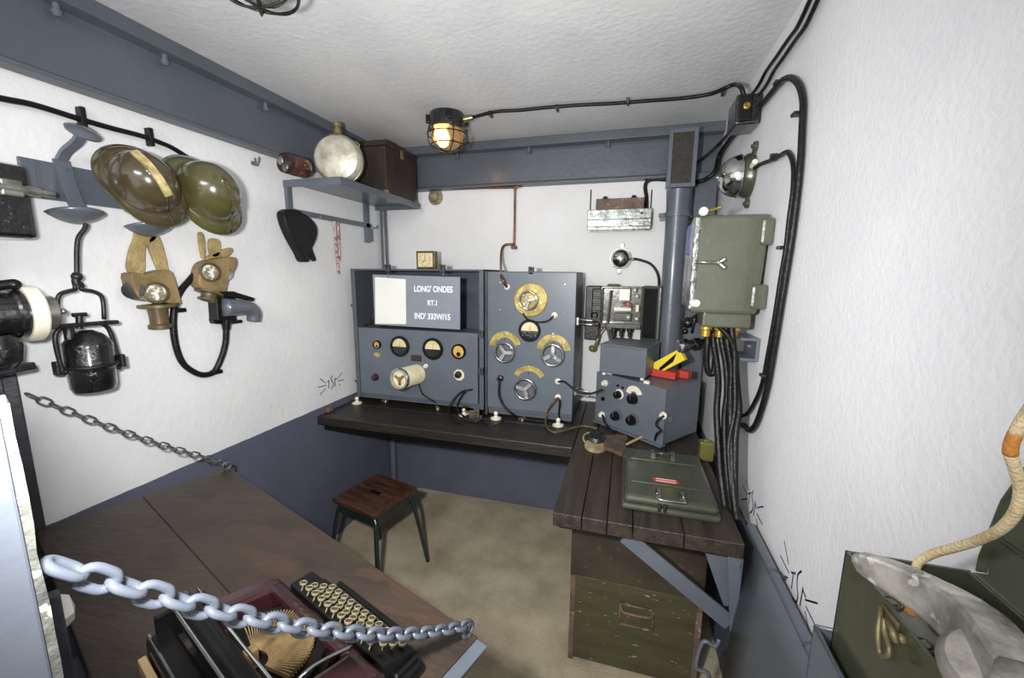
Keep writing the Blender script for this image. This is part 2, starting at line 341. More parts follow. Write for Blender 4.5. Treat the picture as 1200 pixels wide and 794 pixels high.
# white faceted fitting behind the bar
pz = z_at(66, 722, *tp(.93, -.53, 0)[:2])
b = MB(TF @ M.Translation(V((.93, -.540, pz))) @ M.Scale(.62, 4)); b.lathe([(0, .055), (.028, .05), (.06, .005), (.06, -.02), (.03, -.05), (.0, -.055)], (0, 0, 0), Y, 6, None, False)
b.box(-.02, .02, -.096, -.02, -.02, .02)
tag(b.build('wall_fitting', m_plastic), 'small white faceted plastic fitting on the wall beside the pale post', 'fitting')
# ================================================================ folding table hung on two chains
tz = .85
t = thing('folding_table', 'dark brown folding wooden table held up by two chains', 'table', tuple(tp(.6, -.25, 0)))
b = MB(TF)
for w0, w1 in ((-.49, -.2555), (-.2545, -.0)): b.box(0, 1.262, w0, w1, tz-.03, tz, .003)
b.build('tabletop', m_table, t)
b = MB(TF); b.box(1.263, 1.268, -.48, -.004, tz-.05, tz-.002, .001); b.box(1.263, 1.290, -.48, -.004, tz-.007, tz-.003, .001); b.build('edge_angle', m_steel, t, 'blue grey steel angle under the near end')
b = MB(TF); b.box(.02, .06, -.47, -.02, tz-.065, tz-.0305, .002); b.build('edge_angle', m_steel, t)
for u in (.2, .65, 1.05):
    b = MB(TF); b.box(u-.04, u+.04, -.60, -.47, tz-.042, tz-.031, .002); b.cyl((u-.04, -.493, tz-.037), (u+.04, -.493, tz-.037), .008); b.build('hinge', m_darksteel, t)
for u in (.02, 1.245):
    b = MB(TF); b.ring((u, -.012, tz+.016), (1, 0, 0), .014, .0045, 18); b.cyl((u, -.012, tz-.03), (u, -.012, tz+.004), .005); b.build('eye_bolt', m_chainp if u > 1 else m_chaing, t)
def link_mesh(pitch, wire, m):
    b = MB(); L = pitch/2-wire*.15; w = pitch*.36
    pts = [V((L*cx + (w*.9*cos(a)), w*sin(a), 0)) for cx, a0 in ((.38, -pi/2), (-.38, pi/2)) for a in [a0+pi*k/8 for k in range(9)]]
    sc = (pitch/2+wire*.45)/(L*.38+w*.9)
    b.tube([V((p.x*sc, p.y, 0)) for p in pts], wire/2, 10, True, 1)
    me = bpy.data.meshes.new('chain_link'); b.bm.to_mesh(me); b.bm.free(); me.materials.append(m)
    for f in me.polygons: f.use_smooth = True
    return me
def chain(p0, p1, n, sag, wire, m, label):
    p0, p1 = V(p0), V(p1); pts = []
    for k in range(n+1):
        s = k/n; pts.append(p0.lerp(p1, s)-Z*(4*sag*s*(1-s)))
    t = thing('chain', label, 'chain', tuple(p1), 0); me = None
    d = sum((pts[i+1]-pts[i]).length for i in range(n))/n; me = link_mesh(d, wire, m)
    for k in range(n):
        a, c = pts[k], pts[k+1]; o = bpy.data.objects.new('chain_link', me); C.objects.link(o)
        x = (c-a).normalized(); y = x.cross(Z).normalized(); G = fr((a+c)/2, x, y, x.cross(y)) @ M.Rotation(.12+(pi/2 if k % 2 else 0), 4, 'X')
        o.parent = t; o.matrix_local = WM[t.name].inverted() @ G
    return t
cn = chain(tp(1.245, -.538, z_at(40, 660, *tp(1.245, -.538, 0)[:2])), tp(1.245, -.012, tz+.028), 30, .044, .0088, m_chainp, 'heavy pale blue painted chain across the foreground from post to table corner')
cf = chain(tp(.01, -.46, z_at(25, 461, *tp(.01, -.46, 0)[:2])), tp(.02, -.012, tz+.028), 22, .018, .0056, m_chaing, 'thin grey steel chain along the white wall down to the far table corner')

# ================================================================ left wall
def onL(px, py, off=.0): return onx(px, py, XL+off)
def lprism(pts, off, th, m, name, parent, bevel=.004, label=None, n=0):   # outline on the left wall, real thickness
    q = [onL(x, y, off+th/2) for x, y in pts]
    if n: q = spline(q, n, True)
    b = MB(fr((XL+off, 0, 0), Y, Z, X)); b.prism([(p.y, p.z) for p in q], 0, th, None, bevel, False); return b.build(name, m, parent, label)
# cable along the top
t = thing('wall_cable', 'black cable clipped along the top of the white wall behind the helmets', 'cable', tuple(onL(100, 140)))
rod('cable', m_rubber, t, [onL(x, y, .014) for x, y in ((-60, 100), (0, 115), (40, 123), (92, 139), (130, 150), (165, 159), (185, 166), (205, 175), (228, 192), (240, 215))], .0085)
for x, y in ((92, 138), (172, 161)):
    p = onL(x, y, 0); b = MB(); b.box(XL, XL+.026, p.y-.007, p.y+.007, p.z-.03, p.z+.03, .003); b.build('clip', m_rubber, t)
# coat rack
t = thing('coat_rack', 'blue grey metal rail with double coat hooks on the white wall', 'coat rack', tuple(onL(120, 215)))
a, c = onL(26, 209, .012), onL(262, 228, .012)
b = MB(); rz1, rz0 = onL(60, 190, .012).z, onL(60, 234, .012).z; b.box(XL, XL+.012, a.y, c.y+.02, rz0, rz1, .002); b.box(XL+.012, XL+.016, a.y+.03, a.y+.034, rz0+.003, rz1-.003); b.build('rail', m_steel, t)
def coat_hook(py_, z, full=True):
    F = M.Translation(V((XL+.012, py_, z))); b = MB(F)
    b.tube([(.0, 0, .055), (.01, 0, -.0), (.022, 0, -.04), (.045, 0, -.088)], (.019, .0045), 6, False, 5, None, Y)
    if full: b.tube([(.0, 0, .055), (.02, .005, .080), (.06, .012, .105), (.08, .015, .128)], (.012, .006), 6, False, 5, None, Y)
    for zz in (.03, -.02): b.lathe([(.007, 0), (.005, .005), (0, .006)], (.008, 0, zz), X, 8)
    h = b.build('coat_hook', m_steel, t)
    if full:
     b = MB(F @ M.Translation(V((.083, .016, .130))) @ M.Rotation(rad(38), 4, 'Y')); b.lathe([(0, -.012), (.02, -.01), (.038, -.004), (.040, .002), (.028, .010), (0, .014)], (0, 0, 0), Z, 24); b.build('knob', m_steel, h)
    b = MB(F)
    rows = []
    for i in range(9):
        s = i/8; r = []
        for k in range(13):
            an = -pi/2+pi*k/12; R = .066*s; d = .03*(1-s*s)
            r.append((.022+R*cos(an)*1.0, R*sin(an)*1.05, -.102-d*.9+.018*s*s*cos(an)))
        rows.append(r)
    b.grid(rows, .004); b.build('dish', m_steel, h)
hz = (rz0+rz1)/2+.01
coat_hook(onL(76, 215, .012).y, hz)
coat_hook(onL(160, 215, .012).y+.0, hz-.02, False)
# helmets
def helmet(px, py, dist, up, front, m, label, crest, sc_=.8):
    c = ray(px, py); c = EYE+c.normalized()*dist
    up = V(up).normalized(); f = (V(front)-up*V(front).dot(up)).normalized(); sd = f.cross(up)
    F = (fr(c, f, sd, up) if f.cross(sd).dot(up) > 0 else fr(c, f, -sd, up)) @ M.Scale(sc_, 4)
    t = thing('helmet', label, 'helmet', tuple(c), 0, None)
    rows = []
    prof = [(0.0, .135), (.22, .132), (.45, .121), (.66, .101), (.82, .076), (.93, .045), (1.0, .008), (1.005, 0)]
    A, B = .122, .104
    for r, h in prof: rows.append([(A*r*cos(q), B*r*sin(q), h) for q in [2*pi*k/40 for k in range(41)]])
    for e, dz in ((.25, -.003), (.6, -.012), (1, -.026), (1.02, -.030)):
        row = []
        for k in range(41):
            q = 2*pi*k/40; wdt = .014+.030*max(0, cos(q))**1.5+.034*max(0, -cos(q))**1.5
            ll = 1+e*wdt*1.0/A; drop = dz*(.7+.5*abs(cos(q)))
            row.append((A*cos(q)*(1+e*wdt/A), B*sin(q)*(1+e*wdt/B), drop))
        rows.append(row)
    b = MB(F); b.grid(rows, .003); b.build('shell', m, t)
    b = MB(F)
    rim = [V(p) for p in rows[-1][:-1]]; b.tube(rim, .0028, 6, True, 1); b.build('rim', m, t)
    b = MB(F)
    pts = [V((A*sin(q)*1.02*(1.0), 0, .137*cos(q)**.8+.004)) for q in [rad(d) for d in crest]]
    b.tube(pts, (.013, .006), 6, False, 3, None, (0, 1, 0)); b.build('crest', m_crest if crest[0] < 0 else m, t)
    b = MB(F); rows = []
    for r, h in ((.0, .118), (.5, .104), (.85, .06), (.97, .002)): rows.append([(A*r*.94*cos(q), B*r*.94*sin(q), h) for q in [2*pi*k/24 for k in range(25)]])
    b.grid(rows, .002); b.build('liner', m_blackleather, t)
    return t
helmet(170, 215, 1.80, (.84, -.36, .24), (.10, .46, -.88), m_helmet1, 'dark brown steel helmet with worn pale crest hung on the coat rack', (-38, -15, 5, 25, 48))
helmet(243, 226, 1.88, (.84, -.18, .26), (.0, .42, -.90), m_helmet2, 'olive green glossy steel helmet hung right of the brown crested helmet', (40, 50, 60), .87)
# gas masks
def gas_mask(name_l, straps, face, lens, eye, flange, snout, off):
    c = onL(*lens, 0); t = thing('gas_mask', name_l, 'gas mask', (XL, c.y, c.z))
    for s in straps: lprism(s, off, .014, m_canvas, 'strap', t, .004, None, 3)
    lprism(face, off-.004, .055, m_leather, 'face_piece', t, .018, None, 3)
    F = axf(onL(*lens, off+.048), (1, -.15, .1))
    b = MB(F); b.lathe([(.024, 0), (.038, 0), (.038, .012), (.031, .014), (.028, .006), (.024, .006)], (0, 0, 0), Z, 24); b.build('eyepiece_ring', m_snout, t)
    b = MB(F); b.lathe([(0, .0), (.0295, .0), (.0295, .008), (0, .009)], (0, 0, 0), Z, 24); b.build('eyepiece_glass', m_lens, t)
    F = axf(onL(*eye, off+.03), (.7, -.7, .1))
    b = MB(F); b.lathe([(0, 0), (.03, 0), (.03, .012), (0, .014)], (0, 0, 0), Z, 20); b.build('eyepiece', m_black, t)
    a, d = onL(*flange[0], off+.028), onL(*flange[1], off+.028)
    ax = (onL(*snout[1], off+.03)-onL(*snout[0], off+.03)).normalized()
    b = MB(); b.lathe([(0, 0), ((d-a).length/2, 0), ((d-a).length/2, .01), (0, .012)], (a+d)/2, ax, 24); b.build('flange', m_snout, t)
    b = MB(); L = (onL(*snout[1], off+.03)-onL(*snout[0], off+.03)).length
    b.lathe([(0, 0), (.03, 0), (.026, L*.5), (.027, L*.8), (.034, L*.86), (.034, L), (.024, L), (.02, L*.85), (0, L*.8)], onL(*snout[0], off+.03), ax, 22); b.build('snout', m_snout, t)
    return t
gas_mask('tan canvas gas mask with long straps hung below the brown helmet',
    [[(160, 268), (183, 270), (181, 282), (170, 290), (168, 322), (149, 318), (150, 296), (156, 280)], [(172, 280), (186, 277), (197, 318), (190, 326), (178, 302)]],
    [(148, 320), (166, 321), (192, 316), (200, 330), (206, 352), (204, 356), (180, 353), (160, 351), (152, 340)], (182, 343), (157, 340), ((163, 355), (206, 357)), ((183, 356), (188, 384)), .008)
gas_mask('small tan gas mask hung below the olive helmet beside a wall socket',
    [[(232, 274), (238, 275), (240, 297), (236, 302)], [(245, 280), (257, 282), (257, 298), (250, 302), (245, 296)], [(242, 300), (268, 290), (272, 295), (262, 304), (244, 309)]],
    [(229, 318), (234, 308), (248, 303), (270, 301), (272, 312), (262, 330), (258, 343), (238, 341), (228, 333)], (245, 319), (263, 320), ((231, 338), (259, 345)), ((246, 342), (243, 352)), .008)
# wall socket with plug, loop cable
c = onL(262, 359)
t = thing('wall_socket', 'black wall socket with a bent blue grey plug and cable outlet', 'socket', (XL, c.y, c.z-.06))
lprism([(248, 347), (258, 346), (258, 341), (271, 341), (272, 376), (250, 375)], 0, .05, m_black, 'base', t, .004)
lprism([(256, 341), (275, 342), (298, 349), (296, 353), (270, 348), (256, 347)], .05, .012, m_black, 'flap', t, .003)
lprism([(247, 374), (252, 371), (271, 377), (281, 374), (281, 378), (262, 380), (249, 379)], .0, .03, m_black, 'foot', t, .003)
b = MB(); b.tube([onL(262, 360, .06), onL(278, 360, .06), (onL(291, 361, .06)), onL(297, 367, .058), onL(297, 376, .055)], [.037, .026], 16, False, 5); b.build('plug', m_steel, t)
b = MB(); b.cyl(onL(265, 374, .035), onL(265, 386, .035), .019, .014); b.build('gland', m_black, t)
t = thing('loop_cable', 'black rubber cable hanging in a loop between gas masks and wall socket', 'cable', tuple(onL(240, 436)))
rod('cable', m_rubber, t, [onL(x, y, o) for x, y, o in ((265, 384, .035), (264, 402, .03), (259, 420, .022), (251, 435, .016), (240, 439, .016), (228, 436, .016), (214, 425, .016), (206, 405, .016), (203, 380, .016), (205, 356, .016), (212, 340, .016), (222, 328, .016), (232, 316, .012))], .0115)
for x, y in ((250, 435), (206, 363)):
    p = onL(x, y, 0); b = MB(); b.box(XL, XL+.03, p.y-.018, p.y+.018, p.z-.008, p.z+.008, .003); b.build('clip', m_black, t)
# small wall hook
p = onL(296, 190); b = MB(); b.tube([(XL, p.y, p.z-.005), (XL+.02, p.y+.002, p.z-.008), (XL+.028, p.y+.006, p.z+.004), (XL+.03, p.y+.008, p.z+.022)], .0045, 8)
b.tube([onL(297, 193, .01), onL(299, 192, .01), onL(299, 185, .01)], .004, 8); b.box(XL, XL+.01, p.y-.01, p.y+.022, p.z-.012, p.z+.002)
tag(b.build('wall_hook', m_steel), 'tiny grey hook on the white wall right of the helmets', 'hook')
# lantern hanging from the coat hook
def onE(px, py, off=.11): return onx(px, py, XL+off)
top = onE(98, 264); bc = onE(106, 425)
t = thing('hanging_lantern', 'black pot shaped lamp hanging on a long wire hook below the coat rack', 'lantern', tuple(onE(106, 458)))
rod('hook_wire', m_iron, t, [onE(x, y) for x, y in ((101, 262), (99, 268), (92, 278), (90, 292), (90, 312), (90, 322))], .006)
b = MB(); b.tube([onE(90, 320), onE(89, 330), onE(92, 337)], .010, 8); b.ball(onE(90, 324), .013); b.build('swivel', m_iron, t)
rod('bail', m_iron, t, [onE(x, y) for x, y in ((69, 382), (68, 372), (67, 355), (70, 345), (80, 341), (88, 339), (88, 334), (92, 331), (96, 334), (96, 339), (108, 341), (118, 346), (121, 356), (122, 374))], .0058, n=4)
b = MB(); b.box(-.085, .085, -.012, .012, -.006, .006, .003, fr(onE(96, 380), (onE(122, 378)-onE(70, 382)).normalized(), X, Z)); b.build('crossbar', m_iron, t)
b = MB(); b.cyl(onE(93, 385), onE(93, 370), .008); b.cyl(onE(85, 369), onE(101, 368), .006); b.build('thumb_screw', m_iron, t)
rod('frame', m_iron, t, [onE(x, y) for x, y in ((118, 378), (127, 385), (133, 400), (140, 428), (136, 431))], .0058)
rod('frame', m_iron, t, [onE(x, y) for x, y in ((72, 383), (65, 392), (66, 408), (74, 436), (78, 434))], .0058)
h = (onE(106, 386)-onE(106, 457)).z; z0 = onE(106, 457).z; R = .055
b = MB(); b.lathe([(0, 0), (R*.84, 0), (R*.93, .012), (R*.97, h*.36), (R*1.03, h*.38), (R*1.03, h*.42), (R, h*.44), (R, h*.74), (R*.96, h*.80), (R*.62, h*.94), (R*.3, h), (0, h*1.01)], (bc.x, bc.y, z0), Z, 36); b.build('pot', m_blackgl, t)
b = MB(); b.ring((bc.x, bc.y, z0+h*.42), Z, R*1.04, .006); b.build('band', m_iron, t)
for k in (-1, 1):
    b = MB(); b.box(-.012, .012, -.006, .006, -.02, .02, .003, M.Translation(V((bc.x+.02*k, bc.y+k*(R+.01), z0+h*.43)))); b.build('lug', m_iron, t)
b = MB(); b.lathe([(.012, 0), (.012, .03), (.008, .036), (0, .036)], (bc.x, bc.y-R*.66, z0+h*.88), Z, 10); b.build('filler_cap', m_iron, t)
# cast junction box at the frame's left edge
y0, y1 = .70, onx(38, 237, XL+.16).y
t = thing('junction_box', 'large glossy black cast junction box high at the left end of the white wall', 'box', (XL, .75, 1.7))
z0, z1 = onx(38, 280, XL+.16).z, onx(38, 196, XL+.16).z
b = MB(); b.box(XL, XL+.15, .60, y1-.085, z0-.03, z1+.04, .012); b.build('body', m_blackgl, t)
for za, zb in ((z0, z0+.115), (z0+.125, z1)):
    b = MB(); b.box(XL+.02, XL+.165, y1-.083, y1, za, zb, .012); b.build('cover', m_blackgl, t)
b = MB(); b.cyl((XL+.17, .64, z0+.12), (XL+.17, y1+.012, z0+.118), .012); b.cyl((XL+.17, y1+.012, z0+.118), (XL+.17, y1+.04, z0+.118), .008); b.box(XL+.15, XL+.18, y1-.06, y1-.02, z0+.10, z0+.14, .004); b.build('hinge_pin', m_tin, t)
# alarm horn
A0, A1 = onx(-30, 372, XL+.14), onx(60, 366, XL+.14)
ax = V((.12, 1, .0)).normalized(); c0 = onx(33, 367, XL+.15)
t = thing('alarm_horn', 'black cast horn with a thick cream ring and metal cap at the left edge', 'horn', tuple(c0-Z*.12))
b = MB(); b.lathe([(0, -.26), (.056, -.26), (.058, -.03), (.062, -.025), (.062, -.012), (0, -.012)], c0, ax, 30); b.build('body', m_blackgl, t)
b = MB(); b.lathe([(0, -.012), (.070, -.012), (.072, -.008), (.072, .014), (.069, .018), (0, .018)], c0, ax, 36); b.build('ring', m_cream, t)
b = MB(); b.lathe([(0, .018), (.044, .018), (.044, .044), (.040, .048), (0, .048)], c0, ax, 30); b.cyl(c0+ax*.046, c0+ax*.062, .004); b.ball(c0+ax*.065, .008); b.build('cap', m_tin, t)
b = MB(); b.box(XL, c0.x-.05, c0.y-.21, c0.y-.11, c0.z-.05, c0.z+.05, .006); b.build('bracket', m_black, t)
b = MB(); F = axf(c0-ax*.07-Z*.05, (.05, .05, -1)); b.lathe([(0, 0), (.045, 0), (.05, .03), (.042, .07), (.026, .085), (0, .085)], (0, 0, 0), Z, 20, F); b.box(-.02, .06, -.012, .012, .08, .10, .004, F); b.build('cable_gland', m_blackgl, t)
b = MB(); q = onx(17, 338, XL+.16); b.cyl(c0-ax*.12+Z*.06, q+Z*.012, .012); b.ball(q+Z*.01, .014); b.build('lever', m_black, t)
# shelf in the corner
zs = 2.04; y0, y1 = 1.68, 2.43; xs = -1.312
t = thing('wall_shelf', 'blue grey steel angle shelf high in the corner holding canteen and wooden box', 'shelf', (XL, 2.05, 1.9))
b = MB(); b.box(XL, xs, y0, y1, zs-.008, zs, .001); b.box(XL, xs, y0-.003, y0, zs-.034, zs); b.box(xs, xs+.003, y0-.003, y1, zs-.034, zs); b.box(XL, xs, y1, y1+.003, zs-.034, zs); b.build('board', m_steel, t)
b = MB(); b.box(XL, XL+.02, y0, y0+.03, 1.885, zs-.008, .002); b.box(XL, XL+.02, y0+.03, 2.36, 1.885, 1.912, .002); b.build('bracket', m_steel, t)
b = MB(); b.box(XL, XL+.02, 2.30, 2.34, 1.79, zs-.008, .002); b.box(XL+.02, XL+.026, 2.30, 2.36, 1.80, 1.88); b.build('bracket', m_steel, t)
for px, py in ((371, 258), (437, 267)):
    p = onL(px, py, .02); b = MB(); b.tube([(XL+.02, p.y, 1.892), (XL+.035, p.y+.004, 1.886), (XL+.045, p.y+.01, 1.892), (XL+.045, p.y+.012, 1.905)], .0045, 8); b.build('hook', m_steel, t)
# things on the shelf
def on_shelf(px, py): return onz(px, py, zs)
p = V((XL+.10, 1.70, 0)); q = onx(338, 195, XL+.11)
t = thing('brown_bottle', 'brown glass jar lying on its side at the left end of the shelf', 'jar', (XL+.11, 1.71, zs))
ax = V((.12, 1, 0)).normalized(); c = onx(334, 195, XL+.12); c.z = zs+.0465
b = MB(); b.lathe([(0, .02), (.040, .02), (.046, .03), (.046, .10), (.04, .112), (.026, .116), (0, .116)], c, ax, 26); b.build('body', m_glassb, t)
b = MB(); b.lathe([(0, -.008), (.042, -.008), (.045, -.002), (.045, .018), (0, .018)], c, ax, 26); b.build('cap', m_bakelite, t)
for dx, dz in ((.012, -.018), (-.012, .01)):
    b = MB(); b.ball(c-ax*.010+V((dx, 0, dz)), .016, (1, .35, 1.3)); b.build('clasp', m_tin, t)
t = thing('small_bottle', 'small clear bottle with amber label standing behind the tin canteen', 'bottle', (XL+.06, 1.97, zs))
b = MB(); p = V((XL+.085, 1.93, zs)); b.lathe([(0, 0), (.034, 0), (.036, .01), (.036, .085), (.014, .108), (.013, .135), (0, .135)], p, Z, 20); b.build('body', m_tin, t)
b = MB(); b.lathe([(.0365, .015), (.037, .016), (.037, .07), (.0365, .071)], p, Z, 20); b.build('label', m_amber, t)
c = on_shelf(405, 211); cx, cy = -1.43, 1.83
cz = zs+.118; axc = V((.35, -1, 0)).normalized()
t = thing('canteen', 'round worn tin canteen with short neck standing on the corner shelf', 'canteen', (cx, cy, zs))
b = MB(); b.lathe([(0, .052), (.08, .05), (.103, .042), (.117, .022), (.118, 0)], (cx, cy, cz), axc, 40); b.build('front_half', m_canteen, t)
b = MB(); b.lathe([(.118, 0), (.117, -.03), (.103, -.05), (.07, -.058), (0, -.06)], (cx, cy, cz), axc, 40); b.build('back_half', m_leather, t, 'brown felt covered back')
b = MB(); b.ring((cx, cy, cz), axc, .118, .003, 40); b.build('seam', m_tin, t)
b = MB(); b.lathe([(.03, 0), (.02, .012), (.018, .04), (.022, .042), (.022, .06), (0, .064)], (cx, cy, cz+.113), Z, 18); b.build('neck', m_latch, t)
b = MB(); b.ring(V((cx, cy, cz+.07))+axc.cross(Z)*-.085, axc, .018, .004, 16); b.build('strap_loop', m_leather, t)
xb, yb0, yb1 = xs-.012, onx(453, 221, xs-.012).y, 2.425
t = thing('wooden_box', 'dark wooden box standing on the corner shelf beside the canteen', 'box', (-1.44, (yb0+yb1)/2, zs))
zt = z_at(453, 163, xb, yb0)
b = MB(); b.box(XL+.06, xb, yb0, yb1, zs, zt-.03, .003); b.build('body', m_darkwood, t)
b = MB(); b.box(XL+.06, xb+.003, yb0-.003, yb1+.002, zt-.028, zt, .003); b.build('lid', m_darkwood, t)
b = MB(); b.box(xb+.0, xb+.006, (yb0+yb1)/2-.015, (yb0+yb1)/2+.015, zt-.06, zt-.012, .002); b.build('latch', m_gold, t)
for yy in (yb0, yb1-.02):
    b = MB(); b.box(xb-.02, xb+.002, yy-.001, yy+.021, zs+.001, zs+.02, .001); b.build('corner_plate', m_gold, t)
# black leather pouch, striped cord
c = onL(350, 245)
t = thing('leather_pouch', 'black leather pouch hanging on the white wall below the shelf', 'pouch', (XL, c.y, c.z-.15))
lprism([(328, 250), (333, 246), (345, 248), (357, 253), (367, 264), (368, 276), (364, 287), (359, 298), (359, 306), (352, 306), (347, 296), (338, 280), (331, 264)], 0, .05, m_blackleather, 'body', t, .018, None, 3)
lprism([(361, 290), (364, 288), (367, 296), (370, 304), (366, 306), (363, 298)], .005, .012, m_blackleather, 'strap', t, .003, None, 2)
lprism([(328, 250), (333, 245), (348, 247), (352, 252), (342, 253), (334, 253)], .02, .04, m_blackleather, 'flap', t, .008, None, 2)
t = thing('cord', 'faded red and white striped cord hanging from the shelf bracket', 'cord', tuple(onL(396, 320)))
rod('strand', m_pinkrope, t, [onL(392, 259, .03), onL(393, 275, .018), onL(395, 300, .012), onL(397, 321, .012)], .0075)
rod('strand', m_pinkrope, t, [onL(396, 260, .03), onL(397, 280, .02), onL(398, 305, .014)], .0065)
# standpipe in the corner
b = MB(); b.cyl((XL+.026, 2.485, 0), (XL+.026, 2.485, 2.03), .022); t = tag(b.build('corner_pipe', m_steel), 'thin blue grey pipe running down the back left corner', 'pipe')
# blue hand drawn inscriptions
def inscription(strokes, ox, oy, sc, plane, label, r):
    f = (lambda x, y: onL(x, y, .0)) if plane == 'L' else (lambda x, y: onx(x, y, XR))
    n = X if plane == 'L' else -X
    b = MB()
    for k, s in enumerate(strokes):
        rr = r*(1 if k < 5 else .8)
        pts = [f(ox+x/sc, oy+y/sc)+n*.0006 for x, y in s]
        # flat brush stroke lying on the plaster
        P = spline(pts, 5) if len(pts) > 2 else pts
        for i in range(len(P)-1):
            a, c = P[i], P[i+1]; d = (c-a).normalized(); sd = n.cross(d)*rr
            tb = bmesh.new(); q = [tb.verts.new(v) for v in (a-d*rr*.4-sd, c+d*rr*.4-sd, c+d*rr*.4+sd, a-d*rr*.4+sd)]; tb.faces.new(q); bmesh.ops.solidify(tb, geom=tb.faces[:], thickness=.0006); b.put(tb)
    tag(b.build('wall_inscription', m_ink), label, 'inscription')
TS = [[(220, 355), (250, 325)], [(240, 340), (240, 470)], [(310, 240), (278, 290), (322, 370), (325, 420), (295, 490)], [(355, 290), (360, 440)], [(350, 300), (400, 290)],
      [(75, 290), (180, 370)], [(45, 455), (190, 415)], [(75, 590), (185, 475)], [(490, 180), (415, 280)], [(405, 340), (525, 310)], [(430, 390), (455, 415)]]
inscription(TS, 370, 425, 15.88, 'L', 'small dark blue letters TSF with rays on the far left wall', .003)
TS2 = [[(308, 438), (328, 443)], [(318, 440), (308, 512)], [(355, 432), (338, 450), (334, 500), (338, 545), (330, 575), (312, 555)], [(362, 510), (348, 592)], [(360, 515), (375, 555)],
       [(275, 292), (295, 400)], [(257, 360), (297, 440)], [(253, 452), (292, 462)], [(372, 565), (430, 582)], [(375, 595), (425, 697)], [(372, 620), (398, 762)]]
inscription(TS2, 850, 560, 3.967, 'R', 'larger dark blue letters TSF with rays on the right wall near the grey bunk', .0026)
TS3 = [[(108, 72), (120, 68)], [(115, 70), (110, 122)], [(130, 58), (124, 85), (130, 125), (126, 150), (115, 162)], [(140, 110), (132, 172)], [(138, 112), (146, 140)],
       [(80, 32), (105, 80)], [(97, 10), (112, 60)], [(75, 100), (103, 95)], [(150, 137), (178, 132)], [(147, 165), (173, 215)], [(145, 190), (157, 272)]]
inscription(TS3, 850, 560, 3.967, 'R', 'smaller dark blue letters TSF with rays on the right wall beside the cables', .003)
# ================================================================ benches
zb = .80
t = thing('bench', 'dark wooden bench along the back wall carrying the two big radio cabinets', 'bench', (-.9, 2.15, zb-.05))
b = MB()
for y0, y1 in ((1.79, 2.03), (2.032, 2.28), (2.282, YB)): b.box(XL, -.205, y0, y1, zb-.05, zb, .004)
b.build('board', m_bench, t)
b = MB(); b.box(XL, -.21, 1.84, 1.90, zb-.10, zb-.0505, .003); b.build('rail', m_black, t)
p = onL(382, 478, .03)
b = MB(); b.box(XL, XL+.022, 1.86, 1.90, zb, zb+.028, .003); b.build('end_block', m_rust, t)
t = thing('bench', 'worn planked wooden bench along the right wall carrying the olive case', 'bench', (.1, 1.9, zb-.05))
b = MB()
xs_ = [-.203, -.105, -.022, .06, .215, .385]
for a, c in zip(xs_, xs_[1:]): b.box(a+.0012, c-.0012, 1.253, YB, zb-.05, zb, .003)
b.build('board', m_bench2, t)
b = MB(); b.box(-.19, .38, 1.30, 1.36, zb-.085, zb-.0505, .003); b.build('rail', m_black, t)
xb1 = .43
def stripx(b, pts, w, th):
    pass
wx = .376
za = z_at(840, 738, wx, 1.262)
b = MB(); b.tube([(ony(733, 622, 1.275).x, 1.275, zb-.055), (wx-.002, 1.275, za+.012)], (.026, .004), 4, False, 1, None, (.75, 0, .66)); b.build('brace', m_steel, t)
b = MB(); b.hexa([(wx-.034, 1.258, zb-.052), (wx+.006, 1.258, zb-.052), (wx+.004, 1.258, za), (wx-.006, 1.258, za), (wx-.034, 1.264, zb-.052), (wx+.006, 1.264, zb-.052), (wx+.004, 1.264, za), (wx-.006, 1.264, za)])
b.box(wx+.004, wx+.010, 1.258, 1.33, za, zb-.052, .001); b.build('wall_angle', m_steel, t)
b = MB(); b.hexa([(wx-.10, 1.30, zb-.052), (wx, 1.30, zb-.052), (wx, 1.30, za+.05), (wx-.02, 1.30, za+.05), (wx-.10, 1.306, zb-.052), (wx, 1.306, zb-.052), (wx, 1.306, za+.05), (wx-.02, 1.306, za+.05)]); b.build('gusset', m_steel, t)
for z in (zb-.075, za+.03):
    b = MB(); b.lathe([(.008, 0), (.006, .006), (0, .007)], (wx-.004, 1.258, z), -Y, 8); b.build('bolt', m_steel, t)
# ================================================================ radio cabinets
yf = 2.08
def Pn(px, py, d=0): return ony(px, py, yf-d)
def FP(px, py, d=0): return fr(Pn(px, py, 0)-Y*d, X, Z, -Y)      # frame on a panel: x right, y up, z outwards
def gauge(par, px, py, r, name='gauge', half=True, face=None, d=0):
    F = FP(px, py, d)
    b = MB(F); b.lathe([(r*.74, 0), (r, 0), (r, .014), (r*.94, .018), (r*.80, .018), (r*.76, .012)], (0, 0, 0), Z, 32, caps=False); g = b.build(name, m_black, par)
    b = MB(F); b.lathe([(0, 0), (r*.77, 0), (r*.77, .009), (0, .009)], (0, 0, 0), Z, 28); b.build('dial_face', face or m_gface, g)
    if half:
        b = MB(F); n = 18; b.prism([(r*.77*cos(pi+pi*k/n), r*.77*sin(pi+pi*k/n)-.02*r) for k in range(n+1)], .009, .013); b.build('lower_mask', m_blackgl, g)
        b = MB(F); b.tube([(0, 0, .0115), (r*.12, r*.55, .0115)], .0009, 5, False, 1); b.build('needle', m_black, g)
    else:
        b = MB(F); b.prism([(r*.3*cos(2*pi*k/12), r*.3*sin(2*pi*k/12)-r*.35) for k in range(12)], .009, .012); b.build('lower_mask', m_blackgl, g)
        b = MB(F); b.tube([(0, -r*.3, .0115), (-r*.1, r*.5, .0115)], .0009, 5, False, 1); b.build('needle', m_black, g)
    return g
